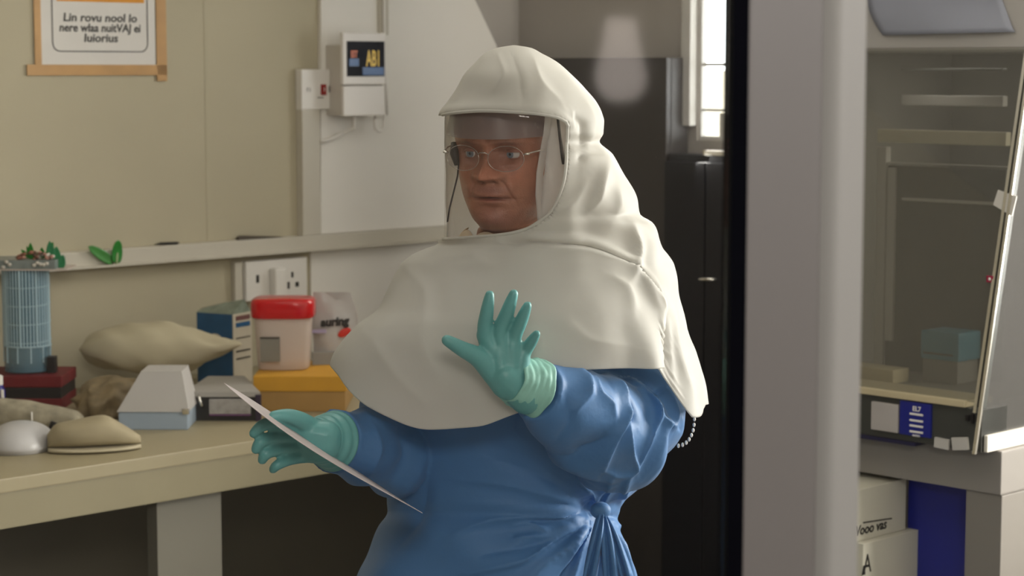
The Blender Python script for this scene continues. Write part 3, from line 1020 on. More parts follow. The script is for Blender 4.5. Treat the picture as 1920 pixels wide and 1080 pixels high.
# ------------------------------------------------------------------ dark refrigerator and dark cabinet by the right wall
m_fridge = mat('charcoal_enamel', (66, 62, 61), .45, .05, 5)
m_fridged = mat('black_navy_laminate', (24, 25, 34), .45, .1, 5)
m_chrome = mat('chrome', (0, 0, 0))
FD = .10
xr = RW.at(1285, 100, -.02)[0]
zf = RW.at(1200, 108, -FD)[1]
fr_ = thing('tall_cupboard', RW.w(xr / 2, -FD / 2, 0), 'tall charcoal cupboard against the grey wall behind the hooded person', 'cupboard')
MB(RW).box(.012, xr, -FD + .022, -.005, 0, zf, .004).build('body', m_fridge, fr_)
xm = (.012 + xr) / 2
MB(RW).box(.012, xr, -FD, -FD + .02, .06, .62, .003).build('lower_door', m_fridge, fr_)
MB(RW).box(.012, xr, -FD, -FD + .02, .625, zf, .003).build('upper_door', m_fridge, fr_)

x0 = xr + .012; x1 = RW.at(1402, 400, -.12)[0]
zc = RW.at(1335, 292, -.12)[1]
cbn = thing('storage_cabinet', RW.w((x0 + x1) / 2, -.3, 0), 'black lacquered storage cabinet under the bright window right of the refrigerator', 'cabinet')
MB(RW).box(x0, x1, -.10, -.005, 0, zc, .005).build('body', m_fridged, cbn)
xm = (x0 + x1) / 2
for a, b in ((x0, xm - .002), (xm + .002, x1)):
    dr = MB(RW).box(a, b, -.12, -.101, .06, zc - .02, .004).build('door', m_fridged, cbn)
u0, u1 = RW.at(1312, 523, -.13), RW.at(1338, 524, -.13)
MB(RW).tube([(u0[0], -.121, u0[1]), (u0[0] + .005, -.136, u0[1]), (u1[0] - .005, -.136, u1[1]), (u1[0], -.121, u1[1])], .0045, 8).build('handle', mat('bright_steel', (230, 226, 216), .25, .02, 5, metal=.9), cbn, smooth=True)
# folded bright metal tray on the cabinet top
trm = MB(RW)
u0, u1 = RW.at(1318, 290, -.11), RW.at(1374, 287, -.11)
trm.box(u0[0], u1[0], -.11, -.02, zc, zc + .006, .002)
trm.box(u0[0], u1[0], -.11, -.106, zc + .006, zc + .014, .001)
tag(trm.build('metal_tray', mat('bright_steel', (0, 0, 0))), 'shallow bright metal tray on the black cabinet in front of the window', 'tray')

# ------------------------------------------------------------------ safety cabinet on the right
e2a = math.atan2(.699, .715)
BS = Fr(.958, 4.2, e2a - math.pi / 2)   # local x towards the right/front corner, -x away along the front; y = depth


def bs(px, py, y=0.0):
    return BS.at(px, py, y)


m_bsc = mat('safety_cabinet_grey', (138, 133, 128), .5, .03, 5)
m_bsc_l = mat('safety_cabinet_light', (172, 168, 164), .5, .03, 5)
m_bsc_d = mat('safety_cabinet_dark', (64, 65, 62), .35, .06, 6)
m_cream = mat('cream_tray', (196, 182, 150), .4, .04, 6)
m_int = mat('interior_grey', (122, 119, 114), .5, .06, 6)
m_navy = mat('royal_blue_panel', (24, 34, 128), .35, .05, 6)
m_steel = mat('bright_steel', (0, 0, 0))
zbase = bs(1850, 851)[1]
zpan = bs(1840, 768)[1]
ztop = bs(1760, 98, .18)[1]
zlow = bs(1850, 925, .05)[1]
LFT = -.58
DEP = .72
sc_ = thing('safety_cabinet', BS.w(-.5, .3, 0), 'grey microbiological safety cabinet with sloping glass sash behind the right pane', 'safety cabinet')
# control panel and tray
MB(BS).box(LFT, 0, .004, .10, zbase, zpan, .003).build('control_panel', m_bsc_d, sc_)
MB(BS).box(LFT, -.035, -.006, .10, zpan, zpan + .014, .003).build('front_tray', m_cream, sc_)
MB(BS).box(LFT, -.02, .10, DEP, zbase + .01, zpan + .006, .002).build('work_surface', m_int, sc_)
MB(BS).box(LFT, .02, .05, DEP, zlow, zbase - .001, .004).build('base_beam', m_bsc, sc_)
# back, left, top
MB(BS).box(LFT, .0, DEP - .03, DEP, zpan, 2.3, .002).build('back_wall', m_int, sc_)
MB(BS).box(LFT, LFT + .03, .02, DEP - .03, zpan, 2.3, .002).build('side_wall', m_int, sc_)
MB(BS).box(LFT, 0.0, .165, .2, ztop, 2.3, .003).build('upper_fascia', m_bsc_l, sc_)
MB(BS).box(LFT, 0.0, .2, DEP - .03, 2.27, 2.3, .002).build('roof', m_bsc_l, sc_)
MB(BS).box(LFT + .03, -.03, .2, DEP - .03, ztop + .0, ztop + .02, .002).build('inner_ceiling', m_int, sc_)
# sloping glass
m_sash = glassmat('sash_glass', refl=.07, edge=.5, tint=(240, 240, 236), milk=.16, milkcol=(140, 137, 133))  # milky mix stands in for a hazy reflection on the sash
zg0 = zpan + .012
SL = .155 / (ztop - zg0)


def slope_y(z, y0=.005):
    return y0 + (z - zg0) * SL


def slab(x0, x1, z0, z1, y0, th, mm, nm):
    vs = []
    for yy in (y0, y0 + th):
        vs += [(x0, slope_y(z0, yy), z0), (x1, slope_y(z0, yy), z0), (x1, slope_y(z1, yy), z1), (x0, slope_y(z1, yy), z1)]
    return MB(BS).raw(vs, [(0, 1, 2, 3), (4, 5, 6, 7), (0, 1, 5, 4), (1, 2, 6, 5), (2, 3, 7, 6), (3, 0, 4, 7)]).build(nm, mm, sc_)


xg = bs(1826, 775)[0]
slab(LFT + .03, xg, zg0, ztop + .01, .004, .005, m_sash, 'sash_glass')
slab(xg, xg + .007, zg0 - .02, ztop + .01, .000, .012, m_steel, 'sash_rail')
slab(xg + .010, xg + .014, zg0 - .01, ztop + .01, .004, .012, m_bsc_d, 'sash_seal')
slab(xg + .017, xg + .020, zg0 - .01, ztop + .01, .004, .012, m_bsc_d, 'sash_seal')
# sloping glass side with a pale edge
m_side = glassmat('side_glass', refl=.10, edge=.5, tint=(196, 196, 194), milk=.14, milkcol=(150, 148, 146))
vs = []
for x in (-.004, .0):
    vs += [(x, .004, zbase + .0), (x, DEP - .03, zbase), (x, DEP - .03, 2.27), (x, slope_y(ztop), 2.27), (x, slope_y(ztop), ztop), (x, slope_y(zg0), zg0)]
n = 6
MB(BS).raw(vs, [tuple(range(n)), tuple(range(n, 2 * n))] + [(i, (i + 1) % n, (i + 1) % n + n, i + n) for i in range(n)]).build('side_glass', m_side, sc_)
slab(-.004, .003, zbase, ztop, -.001, .006, m_steel, 'side_edge')
MB(BS).box(.001, .010, .012, DEP - .03, zbase, zbase + .035, .002).build('side_skirt', mat('pale_metal', (214, 208, 196), .4, .02, 5), sc_)
# buttons
p, q = bs(1688, 750), bs(1745, 822)
MB(BS).box(p[0], q[0], -.002, .006, q[1], p[1], .002).build('blue_keypad', m_navy, sc_)
p, q = bs(1635, 752), bs(1684, 812)
MB(BS).box(p[0], q[0], -.003, .006, q[1], p[1], .002).build('paper_label', mat('grey_white_label', (176, 170, 166), .6), sc_)
for i, yy in enumerate((775, 787, 797, 808)):
    u0, u1 = bs(1707, yy), bs(1732, yy)
    MB(BS).box(u0[0], u1[0], -.004, -.001, u0[1] - .0022, u0[1] + .0022, .001).build('key_bar', m_white, sc_)
u = bs(1720, 767); MB(BS).text('EL7', .014, u[0], -.0026, u[1], bold=.0004).build('lettering', m_white, sc_)
u = bs(1719, 816); MB(BS).text('ooto', .010, u[0], -.0026, u[1]).build('lettering', m_white, sc_)
MB(BS).box(LFT, -.16, -.0, .05, zbase - .008, zbase, .001).build('navy_rule', mat('navy_trim', (34, 32, 66), .4), sc_)
u = bs(1823, 785)
for dx, w, h in ((-.012, .004, .006), (0, .003, .010), (.012, .004, .006)):
    MB(BS).box(u[0] + dx - w, u[0] + dx + w, -.002, .006, u[1] - h, u[1] + h, .001).build('sash_latch', m_blk, sc_)
# tape stuck on
m_ttape = mat('white_tape', (190, 186, 180), .5, .05, 12)
for (x0, x1, y0, y1, rt) in ((1753, 1779, 820, 843, .05), (1786, 1815, 818, 846, -.15)):
    u0, u1 = bs(x0, y0), bs(x1, y1)
    MB(BS).box(u0[0], u1[0], -.003, .004, u1[1], u0[1], .001, rot=Matrix.Rotation(rt, 4, 'Y')).build('tape_piece', m_ttape, sc_)
# tape and red dot on the sash rail
zt_ = None


def on_slope(px, py):
    """pixel -> point on the sloping sash plane"""
    a = BS.w(0, slope_y(zg0), zg0); b = BS.w(-1, slope_y(zg0), zg0); c = BS.w(0, slope_y(ztop), ztop)
    nrm = (b - a).cross(c - a).normalized()
    return BS.inv @ hit(px, py, a, nrm)


pt = [on_slope(x, y) for x, y in ((1873, 356), (1908, 368), (1899, 405), (1864, 384))]
MB(BS).raw([(v.x, v.y - .004, v.z) for v in pt] + [(v.x, v.y - .001, v.z) for v in pt],
           [(0, 1, 2, 3), (4, 5, 6, 7), (0, 1, 5, 4), (1, 2, 6, 5), (2, 3, 7, 6), (3, 0, 4, 7)]).build('tape_piece', m_ttape, sc_)
v = on_slope(1858, 523)
MB(BS).box(v.x - .008, v.x + .008, v.y - .005, v.y, v.z - .007, v.z + .007, .001).build('red_marker', mat('crimson', (150, 10, 60), .4), sc_)
MB(BS).ball((v.x, v.y - .005, v.z), (.003, .002, .0035)).build('marker_dot', m_white, sc_, smooth=True)


area('cabinet_interior_fill', BS.w(-.28, .42, ztop - .01), BS.w(-.28, .42, 0), .4, .1, .45, (1, .97, .93))  # area light added to lift the dark cabinet interior


# made-up frames and dark panel standing in for a reflection on the sash
def inner(x0, y0, x1, y1, dy, mm, nm, th=.02):
    u0, u1 = bs(x0, y0, dy), bs(x1, y1, dy)
    MB(BS).box(u0[0], u1[0], dy, dy + th, u1[1], u0[1], .003).build(nm, mm, sc_)


m_in1 = mat('reflected_frame_beige', (206, 196, 172), .5, .03, 5)
m_in2 = mat('reflected_frame_grey', (186, 181, 176), .5, .03, 5)
DI = .30
zws = zpan + .0065
inner(1645, 242, 1886, 274, DI, m_in1, 'reflected_rail')
u0, u1 = bs(1644, 300, DI), bs(1661, 300, DI)
MB(BS).box(u0[0], u1[0], DI, DI + .02, zws, bs(1652, 275, DI)[1], .003).build('reflected_post', m_in2, sc_)
inner(1664, 304, 1886, 314, DI + .004, m_in2, 'reflected_rail')
inner(1690, 178, 1880, 200, DI + .08, m_in2, 'reflected_rail')
inner(1690, 128, 1880, 133, DI + .06, m_bsc_d, 'reflected_seam')
u0, u1 = bs(1664, 320, DI + .01), bs(1886, 320, DI + .01)
MB(BS).box(u0[0], u1[0], DI + .01, DI + .022, zws, bs(1760, 314, DI)[1], .002).build('reflected_panel', m_bsc_d, sc_)
inner(1664, 314, 1672, 640, DI + .002, m_in2, 'reflected_post', .01)
inner(1690, 376, 1884, 380, DI + .006, m_in2, 'reflected_rail', .006)
# wooden block and blue tray inside the cabinet
q0, q1 = bs(1560, 718, .13), bs(1680, 690, .13)
tag(MB(BS).box(q0[0], q1[0], .12, .18, zws, bs(1640, 690, .12)[1], .004).build('wooden_block', m_cream), 'pale wooden block lying on the work surface inside the safety cabinet', 'block')
q0, q1 = bs(1735, 660, .22), bs(1802, 618, .22)
tby = thing('lidded_box', BS.w((q0[0] + q1[0]) / 2, .24, zws), 'teal-lidded grey box deep inside the safety cabinet', 'box')
m_teal = mat('teal_plastic', (60, 122, 142), .4, .05, 6)
zq0, zq1 = bs(1768, 676, .21)[1], bs(1768, 622, .21)[1]
MB(BS).box(q0[0], q1[0], .21, .29, zws, zq0, .004).build('body', m_int, tby)
MB(BS).box(q0[0] - .004, q1[0] + .004, .206, .293, zq0, zq1, .006).build('lid', m_teal, tby)
MB(BS).box(q0[0] + .005, q1[0] - .01, .203, .207, zq0 + .012, zq0 + .016, .001).build('lid_seam', m_bsc_d, tby)
# legs and panels below
u0, u1 = bs(1812, 1000, .06), bs(1960, 1000, .06)
MB(BS).box(u0[0], .02, .055, .62, 0, zlow - .001, .003).build('leg_panel', mat('leg_grey', (128, 123, 117), .5, .03, 5), sc_)
u0, u1 = bs(1706, 1000, .14), bs(1811, 1000, .06)
MB(BS).box(u0[0], u1[0], .13, .6, .04, zlow - .002, .003).build('blue_drawer_unit', m_navy, sc_)
MB(BS).box(LFT, LFT + .06, .08, .6, 0, zlow - .001, .003).build('leg_panel', m_bsc, sc_)

# blue-grey sheet hanging on the fascia
m_sheet = mat('blue_grey_film', (148, 151, 164), .5, .05, 6)
u = [bs(x, y, .155) for x, y in ((1654, 66), (1902, 60), (1870, -60), (1618, -60))]
rows = []
for i in range(13):
    t = i / 12
    row = []
    for j in range(19):
        s = j / 18
        xb = 1654 + (1902 - 1654) * s; xt = 1622 + (1858 - 1622) * s
        bend = -10 * math.sin(math.pi * t) * (1 - s)
        yy = 66 + (60 - 66) * s + (-120) * t
        k = bs(xb + (xt - xb) * t ** .8 + bend, yy, .155)
        row.append((k[0], .158 - .006 * math.sin(math.pi * s) - .003 * math.sin(5 * t + 3 * s), k[1]))
    rows.append(row)
sht = MB(BS).grid(rows).build('plastic_sheet', m_sheet, smooth=True, solid=.001)
tag(sht, 'blue-grey plastic sheet hanging on the upper fascia of the safety cabinet', 'sheet')

# two cartons under the cabinet
m_cart = mat('white_cardboard', (206, 202, 186), .7, .03, 8)
fb = Fr(*P(1722, 1000, 4.46).xy, ANG)
zl2 = fb.at(1722, 995)[1]
cL = thing('cardboard_carton', fb.w(-.18, .15, 0), 'lower white cardboard carton printed with a black letter A, under the safety cabinet', 'carton')
MB(fb).box(-.2, 0, 0, .3, 0, zl2, .002).build('box_body', m_cart, cL)
MB(fb).box(-.2, 0, -.0004, .3, zl2 - .001, zl2 + .002, .001).build('flap', m_cart, cL)
u = fb.at(1626, 1058); MB(fb).text('A', .058, u[0], -.0008, u[1], xs=.7).build('lettering', m_ink, cL)
u = fb.at(1624, 1066); MB(fb).prism([(u[0] - .016, u[1] - .012), (u[0] - .003, u[1] - .012), (u[0] - .006, u[1] + .008), (u[0] - .010, u[1] + .008)], -.001, 0).build('print_mark', m_ink, cL)
fu = Fr(*fb.w(-.02, .02, 0).xy, ANG)
zu0 = zl2 + .0025; zu1 = zlow - .012
cU = thing('cardboard_carton', fu.w(-.16, .13, zu0), 'upper white cardboard carton with a black scribbled word and underline, resting on the carton below', 'carton')
MB(fu).box(-.18, 0, 0, .26, zu0, zu1, .002).build('box_body', m_cart, cU)
u = fu.at(1632, 990); MB(fu).text('Vooo vas', .030, u[0], -.0006, u[1], bold=.0006, xs=1.0, shear=.2, rot=0).build('lettering', m_ink, cU)
a, b = fu.at(1618, 980), fu.at(1671, 972)
MB(fu).tube([(a[0], -.001, a[1]), (b[0], -.001, b[1])], .0014, 6).build('underline', m_ink, cU)

# ------------------------------------------------------------------ pendant lamp of the corridor (it mirrors in the observation glass)
m_lamp = mat('lamp_glow', (255, 240, 232), .5, 0, 1, emit=2.6)
YL = -1.4
Dm = 2 * YG - YL
lx = (1163 - 960) / FPX * Dm
zlamp0 = CAMZ - (190 - 130) / FPX * Dm
zlamp1 = CAMZ - (35 - 130) / FPX * Dm
pn = thing('pendant_lamp', (lx, YL, zlamp0), 'teardrop glass pendant lamp glowing in the corridor, mirrored in the window', 'lamp')
hh = zlamp1 - zlamp0
MB().lathe([(.004, zlamp0), (.035, zlamp0 + .006), (.053, zlamp0 + .03), (.058, zlamp0 + .055), (.050, zlamp0 + .09), (.040, zlamp0 + .13), (.032, zlamp0 + hh)], lx, YL, 28).build('globe', m_lamp, pn, smooth=True)
MB().lathe([(.034, zlamp0 + hh), (.030, zlamp0 + hh + .03), (.008, zlamp0 + hh + .04)], lx, YL, 20).build('cap', m_steel, pn, smooth=True)
MB().tube([(lx, YL, zlamp0 + hh + .035), (lx, YL, H)], .004, 8).build('flex', m_white, pn)

# ================================================================== the person
RR = Matrix.Rotation
YH = 3.13                                     # depth of the head centre
HC = P(955, 274, YH)                          # head centre at eye level
YAW = math.radians(-21)                       # face turned to the picture's left
ROLL = math.radians(0.5)
HM = Matrix.Translation(HC) @ RR(YAW, 4, 'Z') @ RR(ROLL, 4, 'Y') @ RR(math.radians(7), 4, 'X')
# local head axes: x = picture right, y = away (so the face looks along -y), z = up


def g2(x, z, cx, cz, sx, sz):
    return math.exp(-((x - cx) / sx) ** 2 - ((z - cz) / sz) ** 2)


HR = [  # z, half width, front, back
    (.122, .002, .004, .004), (.120, .022, .028, .034), (.112, .043, .052, .060), (.097, .060, .070, .079), (.076, .0705, .083, .092),
    (.052, .0755, .0905, .098), (.032, .0765, .0945, .100), (.014, .0752, .0915, .100), (.0, .0742, .0885, .099), (-.015, .0732, .0880, .097),
    (-.030, .0722, .0882, .092), (-.045, .0706, .0880, .084), (-.060, .0682, .0872, .074), (-.073, .0645, .0858, .064), (-.086, .0585, .0842, .056),
    (-.101, .0505, .0820, .050), (-.111, .0435, .0755, .047), (-.117, .0425, .0640, .046), (-.121, .0470, .0520, .048), (-.127, .0530, .0460, .052),
    (-.140, .0560, .0440, .056), (-.165, .0570, .0450, .060), (-.195, .0620, .0500, .066), (-.220, .0950, .0600, .078), (-.245, .125, .0700, .080),
    (-.275, .130, .0750, .085), (-.330, .132, .075, .09), (-.450, .1250, .07, .085), (-.580, .105, .06, .08), (-.720, .105, .06, .08), (-.85, .12, .06, .08), (-.90, .1150, .060, .075)]
zs = [r[0] for r in HR]
ks = list(range(len(HR)))
fz = curve1(ks, zs); fw = curve1(ks, [r[1] for r in HR]); ff = curve1(ks, [r[2] for r in HR]); fb_ = curve1(ks, [r[3] for r in HR])
levels = [k for k in np.linspace(0, 5, 22)] + [k for k in np.linspace(5, 19, 150)][1:] + [k for k in np.linspace(19, len(HR) - 1, 40)][1:]
NC = 200
SKIN = (1.0, 1.0, 1.0)
rows, cols_ = [], []
for k in levels:
    z = fz(k); w = fw(k); fr0 = ff(k); bk = fb_(k)
    row = []
    for j in range(NC):
        # denser columns on the face
        tt = 2 * math.pi * j / NC
        th = tt - .45 * math.sin(tt)
        s, c = math.sin(th), math.cos(th)
        e = .82 if z > -.12 else .95
        x = w * math.copysign(abs(s) ** e, s)
        y = -(fr0 if c > 0 else bk) * math.copysign(abs(c) ** (.90 if c > 0 else 1.0), c)
        col = [1.0, 1.0, 1.0]
        if c > 0 and z > -.13:
            ax = abs(x)
            d = 0
            ridge = sstep(.016, -.026, z) * (1 - sstep(-.031, -.039, z))
            d += (.004 + .015 * ridge) * math.exp(-(x / (.0075 + .0045 * ridge)) ** 2) * sstep(.03, .012, z) * (1 - sstep(-.031, -.042, z))
            d += .0150 * g2(x, z, 0, -.0285, .0140, .0105)
            d += .0110 * g2(ax, z, .0180, -.0305, .0075, .0085)
            d -= .004 * g2(ax, z, .009, -.0395, .005, .003)
            d -= .0125 * g2(ax, z, .0315, .001, .0165, .0115)
            d -= .004 * g2(ax, z, .014, .004, .006, .010)
            d += .0075 * g2(ax, z, .029, .0195, .020, .0070)
            d -= .0022 * g2(ax, z, 0, .022, .004, .008)
            d += .0048 * g2(ax, z, .046, -.028, .017, .013)
            d += .0025 * g2(ax, z, .031, -.0145, .014, .004)
            # nasolabial fold
            zf_ = -.031 - (ax - .017) * 1.9
            d -= .0030 * math.exp(-((z - zf_) / .006) ** 2) * sstep(.014, .02, ax) * (1 - sstep(.03, .042, ax))
            d += .0032 * g2(ax, z, .034, -.052, .010, .014)
            # mouth
            d += .0050 * g2(x, z, 0, -.0530, .026, .010)
            d += .0034 * g2(ax, z, .005, -.0590, .017, .0036)
            d += .0046 * g2(x, z, 0, -.0690, .017, .0046)
            d -= .0075 * g2(x, z, 0, -.0635 - .06 * ax, .0275, .0020)
            d -= .0026 * g2(ax, z, .0275, -.0650, .005, .006)
            d -= .0034 * g2(x, z, 0, -.0795, .020, .0045)
            d += .0065 * g2(x, z, 0, -.0960, .021, .0115)
            d += .0030 * g2(ax, z, .036, -.088, .013, .014)
            # forehead creases
            for zz in (.045, .058, .070):
                d -= .0008 * math.exp(-((z - zz - .004 * math.cos(x * 60)) / .0016) ** 2) * math.exp(-(x / .045) ** 2)
            d -= .0012 * g2(ax, z, .0035, .024, .0015, .009)
            y -= d * min(1, c * 2.5)
            lip = g2(x, z, 0, -.0640, .0235, .0062)
            col = [1 - .14 * lip, 1 - .30 * lip, 1 - .20 * lip]
            ml = g2(x, z, 0, -.0637 - .06 * ax, .027, .0016)  # mouth gap: crease shade put into the skin colour
            col = [v * (1 - .55 * ml) for v in col]
            stub = max(g2(x, z, 0, -.051, .028, .006), .75 * g2(x, z, 0, -.094, .03, .014)) * (1 - lip)
            col = [v * (1 - .22 * stub) for v in col]; col[2] *= 1 + .22 * stub
            nos = g2(ax, z, .0085, -.0385, .0055, .0026) + .5 * g2(ax, z, .026, -.034, .003, .007)  # nostrils and wing creases: shade put into the skin colour
            col = [v * (1 - .55 * min(1, nos)) for v in col]
            soc = g2(ax, z, .031, .002, .018, .013)  # eye sockets: recess shade put into the skin colour
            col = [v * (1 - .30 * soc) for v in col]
            brow = g2(ax, z, .031, .0205 - .18 * abs(ax - .03), .017, .0035)
            col = [v * (1 - .6 * brow) for v in col]
            rosy = g2(ax, z, .040, -.030, .018, .014) + 1.3 * g2(x, z, 0, -.026, .016, .010)
            col = [col[0] * (1 + .16 * rosy), col[1] * (1 + .06 * rosy), col[2] * (1 + .06 * rosy)]
        if z > .082 or (c < .15 and z > .0):
            hfac = sstep(.082, .09, z) if c >= .15 else 1.0
            col = [v * (1 - hfac) + hfac * t for v, t in zip(col, (.30, .36, .42))]
        wld = Vector((x, y, z))
        # below the neck the body is upright and less turned
        if z < -.13:
            tz = sstep(-.13, -.22, z)
            A = HM @ wld
            B = Matrix.Translation(P(965, 291, YH + .05)) @ RR(YAW * .6, 4, 'Z') @ wld
            p = A.lerp(B, tz)
        else:
            p = HM @ wld
        row.append(p)
        cols_.append(col)
    rows.append(row)
body = MB().grid(rows, wrap=True, local=False)
nb = len(body.v)
body.f.append(tuple(range(nb - NC, nb)))
ncol = [list(c) for c in cols_]


def face_y(x, z):
    """front surface of the face at local (x, z)"""
    best = None
    for v in body.v[:nb]:
        q = HMI @ v
        if q.y < 0:
            dd = (q.x - x) ** 2 + (q.z - z) ** 2
            if best is None or dd < best[0]:
                best = (dd, q.y)
    return best[1]


HMI = HM.inverted()
# eyelids and ears are one with the body mesh
EYES = []
for sgn in (-1, 1):
    ex, ez = .0315 * sgn, .0
    ey = face_y(ex, ez) + .0072
    EYES.append((ex, ey, ez))
    R_ = .0135
    for up in (1, 0):
        rws = []
        for i in range(9):
            # elevation from the lid edge outwards
            if up:
                el = math.radians(14 + 70 * i / 8)
            else:
                el = math.radians(-20 - 60 * i / 8)
            rw = []
            for j in range(17):
                az = math.radians(-80 + 160 * j / 16)
                edge = (1 - .30 * (abs(az) / math.radians(80)) ** 2)
                e2 = el * edge if i == 0 else el
                rad = R_ + .0006 * (1 - i / 8) * 1.5
                rw.append(HM @ Vector((ex + rad * math.cos(e2) * math.sin(az) * 1.12, ey - rad * math.cos(e2) * math.cos(az), ez + rad * math.sin(e2))))
            rws.append(rw)
        n0 = len(body.v)
        body.grid(rws, local=False)
        ncol += [[.80, .74, .74]] * (len(body.v) - n0)
for sgn in (-1, 1):
    n0 = len(body.v)
    bm = bmesh.new(); bmesh.ops.create_uvsphere(bm, u_segments=16, v_segments=12, radius=1)
    bmesh.ops.scale(bm, vec=(.007, .017, .031), verts=bm.verts)
    bmesh.ops.rotate(bm, matrix=RR(.45 * sgn, 3, 'Z'), verts=bm.verts)
    bmesh.ops.translate(bm, vec=(.079 * sgn, .012, -.012), verts=bm.verts)
    bmesh.ops.transform(bm, matrix=HM, verts=bm.verts)
    body.bm(bm, local=False)
    ncol += [[.95, .9, .9]] * (len(body.v) - n0)


def chain(mb, pts, rad, n=14, sub_=6, fold=None, ends=True):
    """smooth tapered limb through pts"""
    pts = [Vector(p) for p in pts]
    K = list(range(len(pts)))
    cs = [curve1(K, [p[i] for p in pts]) for i in range(3)]
    # catmull-rom for positions so bends stay round
    def cr(t):
        i = int(min(max(math.floor(t), 0), len(pts) - 2)); u = t - i
        p0 = pts[max(i - 1, 0)]; p1 = pts[i]; p2 = pts[i + 1]; p3 = pts[min(i + 2, len(pts) - 1)]
        return .5 * ((2 * p1) + (p2 - p0) * u + (2 * p0 - 5 * p1 + 4 * p2 - p3) * u * u + (3 * p1 - p0 - 3 * p2 + p3) * u ** 3)
    cr_r = curve1(K, rad)
    M = (len(pts) - 1) * sub_
    P_ = [cr(k / sub_) for k in range(M + 1)]
    R_ = [cr_r(k / sub_) for k in range(M + 1)]
    if ends:   # rounded ends
        d0 = (P_[0] - P_[1]).normalized(); d1 = (P_[-1] - P_[-2]).normalized()
        h0 = [(P_[0] + d0 * R_[0] * math.sin(a), R_[0] * math.cos(a)) for a in (1.45, 1.1, .7, .35)]
        h1 = [(P_[-1] + d1 * R_[-1] * math.sin(a), R_[-1] * math.cos(a)) for a in (.35, .7, 1.1, 1.45)]
        P_ = [h[0] for h in h0] + P_ + [h[0] for h in h1]
        R_ = [h[1] for h in h0] + R_ + [h[1] for h in h1]
    if fold is None:
        mb.tube(P_, R_, n, local=False)
        return
    # folded tube
    rows = []
    ref = None
    N = len(P_)
    for i, p in enumerate(P_):
        t = (P_[min(i + 1, N - 1)] - P_[max(i - 1, 0)]).normalized()
        if ref is None:
            ref = Vector((0, -1, 0))
        a = (ref - t * ref.dot(t)).normalized(); ref = a
        b = t.cross(a)
        row = []
        for k in range(n):
            th = 2 * math.pi * k / n
            r = R_[i] + fold(i / (N - 1), th)
            row.append(p + (a * math.cos(th) + b * math.sin(th)) * r)
        rows.append(row)
    k0 = len(mb.v)
    mb.grid(rows, wrap=True, local=False)
    mb.f.append(tuple(k0 + k for k in range(n))[::-1]); e = k0 + (N - 1) * n
    mb.f.append(tuple(e + k for k in range(n)))


# arm joints (picture right arm raised, picture left arm holding the sheet)
SH_R = P(1165, 560, 3.21); EL_R = P(1168, 800, 3.06); WR_R = P(1003, 728, 2.86)
SH_L = P(770, 560, 3.18); EL_L = P(775, 845, 3.16); WR_L = P(622, 826, 2.97)
n0 = len(body.v)
chain(body, [P(1060, 540, 3.2), P(1140, 570, 3.21), EL_R, P(1090, 765, 2.95), WR_R], [.04, .04, .036, .034, .026], 16)
chain(body, [P(880, 560, 3.22), P(830, 600, 3.22), EL_L, P(700, 840, 3.06), WR_L], [.04, .036, .036, .034, .026], 16)
# legs down to the floor
hipz = (HC.z - .84)
bx_ = P(965, 291, YH + .05)
for sx in (-.085, .085):
    chain(body, [(bx_.x + sx, bx_.y, hipz + .08), (bx_.x + sx, bx_.y - .01, hipz - .06), (bx_.x + sx * 1.05, bx_.y - .01, .45), (bx_.x + sx * 1.1, bx_.y + .02, .12), (bx_.x + sx * 1.1, bx_.y + .02, .06)],
          [.085, .085, .058, .042, .045], 16)
ncol += [[.9, .9, .9]] * (len(body.v) - n0)
m_skin = mat('brown_skin', (176, 120, 97), .34, .10, 60, .25, 420, attr=True, spec=.45)
person = body.build('person', m_skin, smooth=True, base=(bx_.x, bx_.y, 0.0), fixn=False)
at_ = person.data.color_attributes.new('Col', 'FLOAT_COLOR', 'POINT')
at_.data.foreach_set('color', np.array([[*c, 1.0] for c in ncol], dtype=np.float32).ravel())
bmx = bmesh.new(); bmx.from_mesh(person.data); bmesh.ops.recalc_face_normals(bmx, faces=bmx.faces); bmx.to_mesh(person.data); bmx.free()
for p in person.data.polygons:
    p.use_smooth = True
tag(person, 'person in a white protective hood with clear visor and blue gown, gloved hand raised', 'person')

# eyes
m_eyew = mat('eye_white', (214, 204, 196), .15, .02, 10)
m_iris = mat('iris_blue_grey', (120, 130, 140), .1, .15, 300)
m_pup = mat('pupil', (10, 10, 12), .05)
for ex, ey, ez in EYES:
    eb = MB()
    bm = bmesh.new(); bmesh.ops.create_uvsphere(bm, u_segments=24, v_segments=16, radius=.0128)
    bmesh.ops.translate(bm, vec=(ex, ey, ez), verts=bm.verts); bmesh.ops.transform(bm, matrix=HM, verts=bm.verts)
    eb.bm(bm, local=False)
    eo = eb.build('eyeball', m_eyew, person, smooth=True)
    for rad, depth, mm, nm in ((.0058, .0122, m_iris, 'iris'), (.0026, .0126, m_pup, 'pupil')):
        ib = MB()
        gz = Vector((-.12, -1, .02)).normalized()
        ctr = Vector((ex, ey, ez)) + gz * depth
        sx_ = gz.cross(Vector((0, 0, 1))).normalized(); sz_ = sx_.cross(gz)
        vs = [HM @ (ctr + gz * .0009)] + [HM @ (ctr + (sx_ * math.cos(2 * math.pi * k / 20) + sz_ * math.sin(2 * math.pi * k / 20)) * rad) for k in range(20)]
        ib.raw(vs, [(0, 1 + k, 1 + (k + 1) % 20) for k in range(20)], local=False)
        sub(eo, ib.build(nm, mm, person, smooth=True))

# glasses
m_wire = mat('glasses_wire', (196, 188, 182), .25, .05, 8, metal=.8)
m_lens = glassmat('spectacle_lens', refl=.06, edge=.5, tint=(246, 246, 250))
gl_ = None
YF = min(face_y(.0, .01), face_y(.031, .02)) - .012


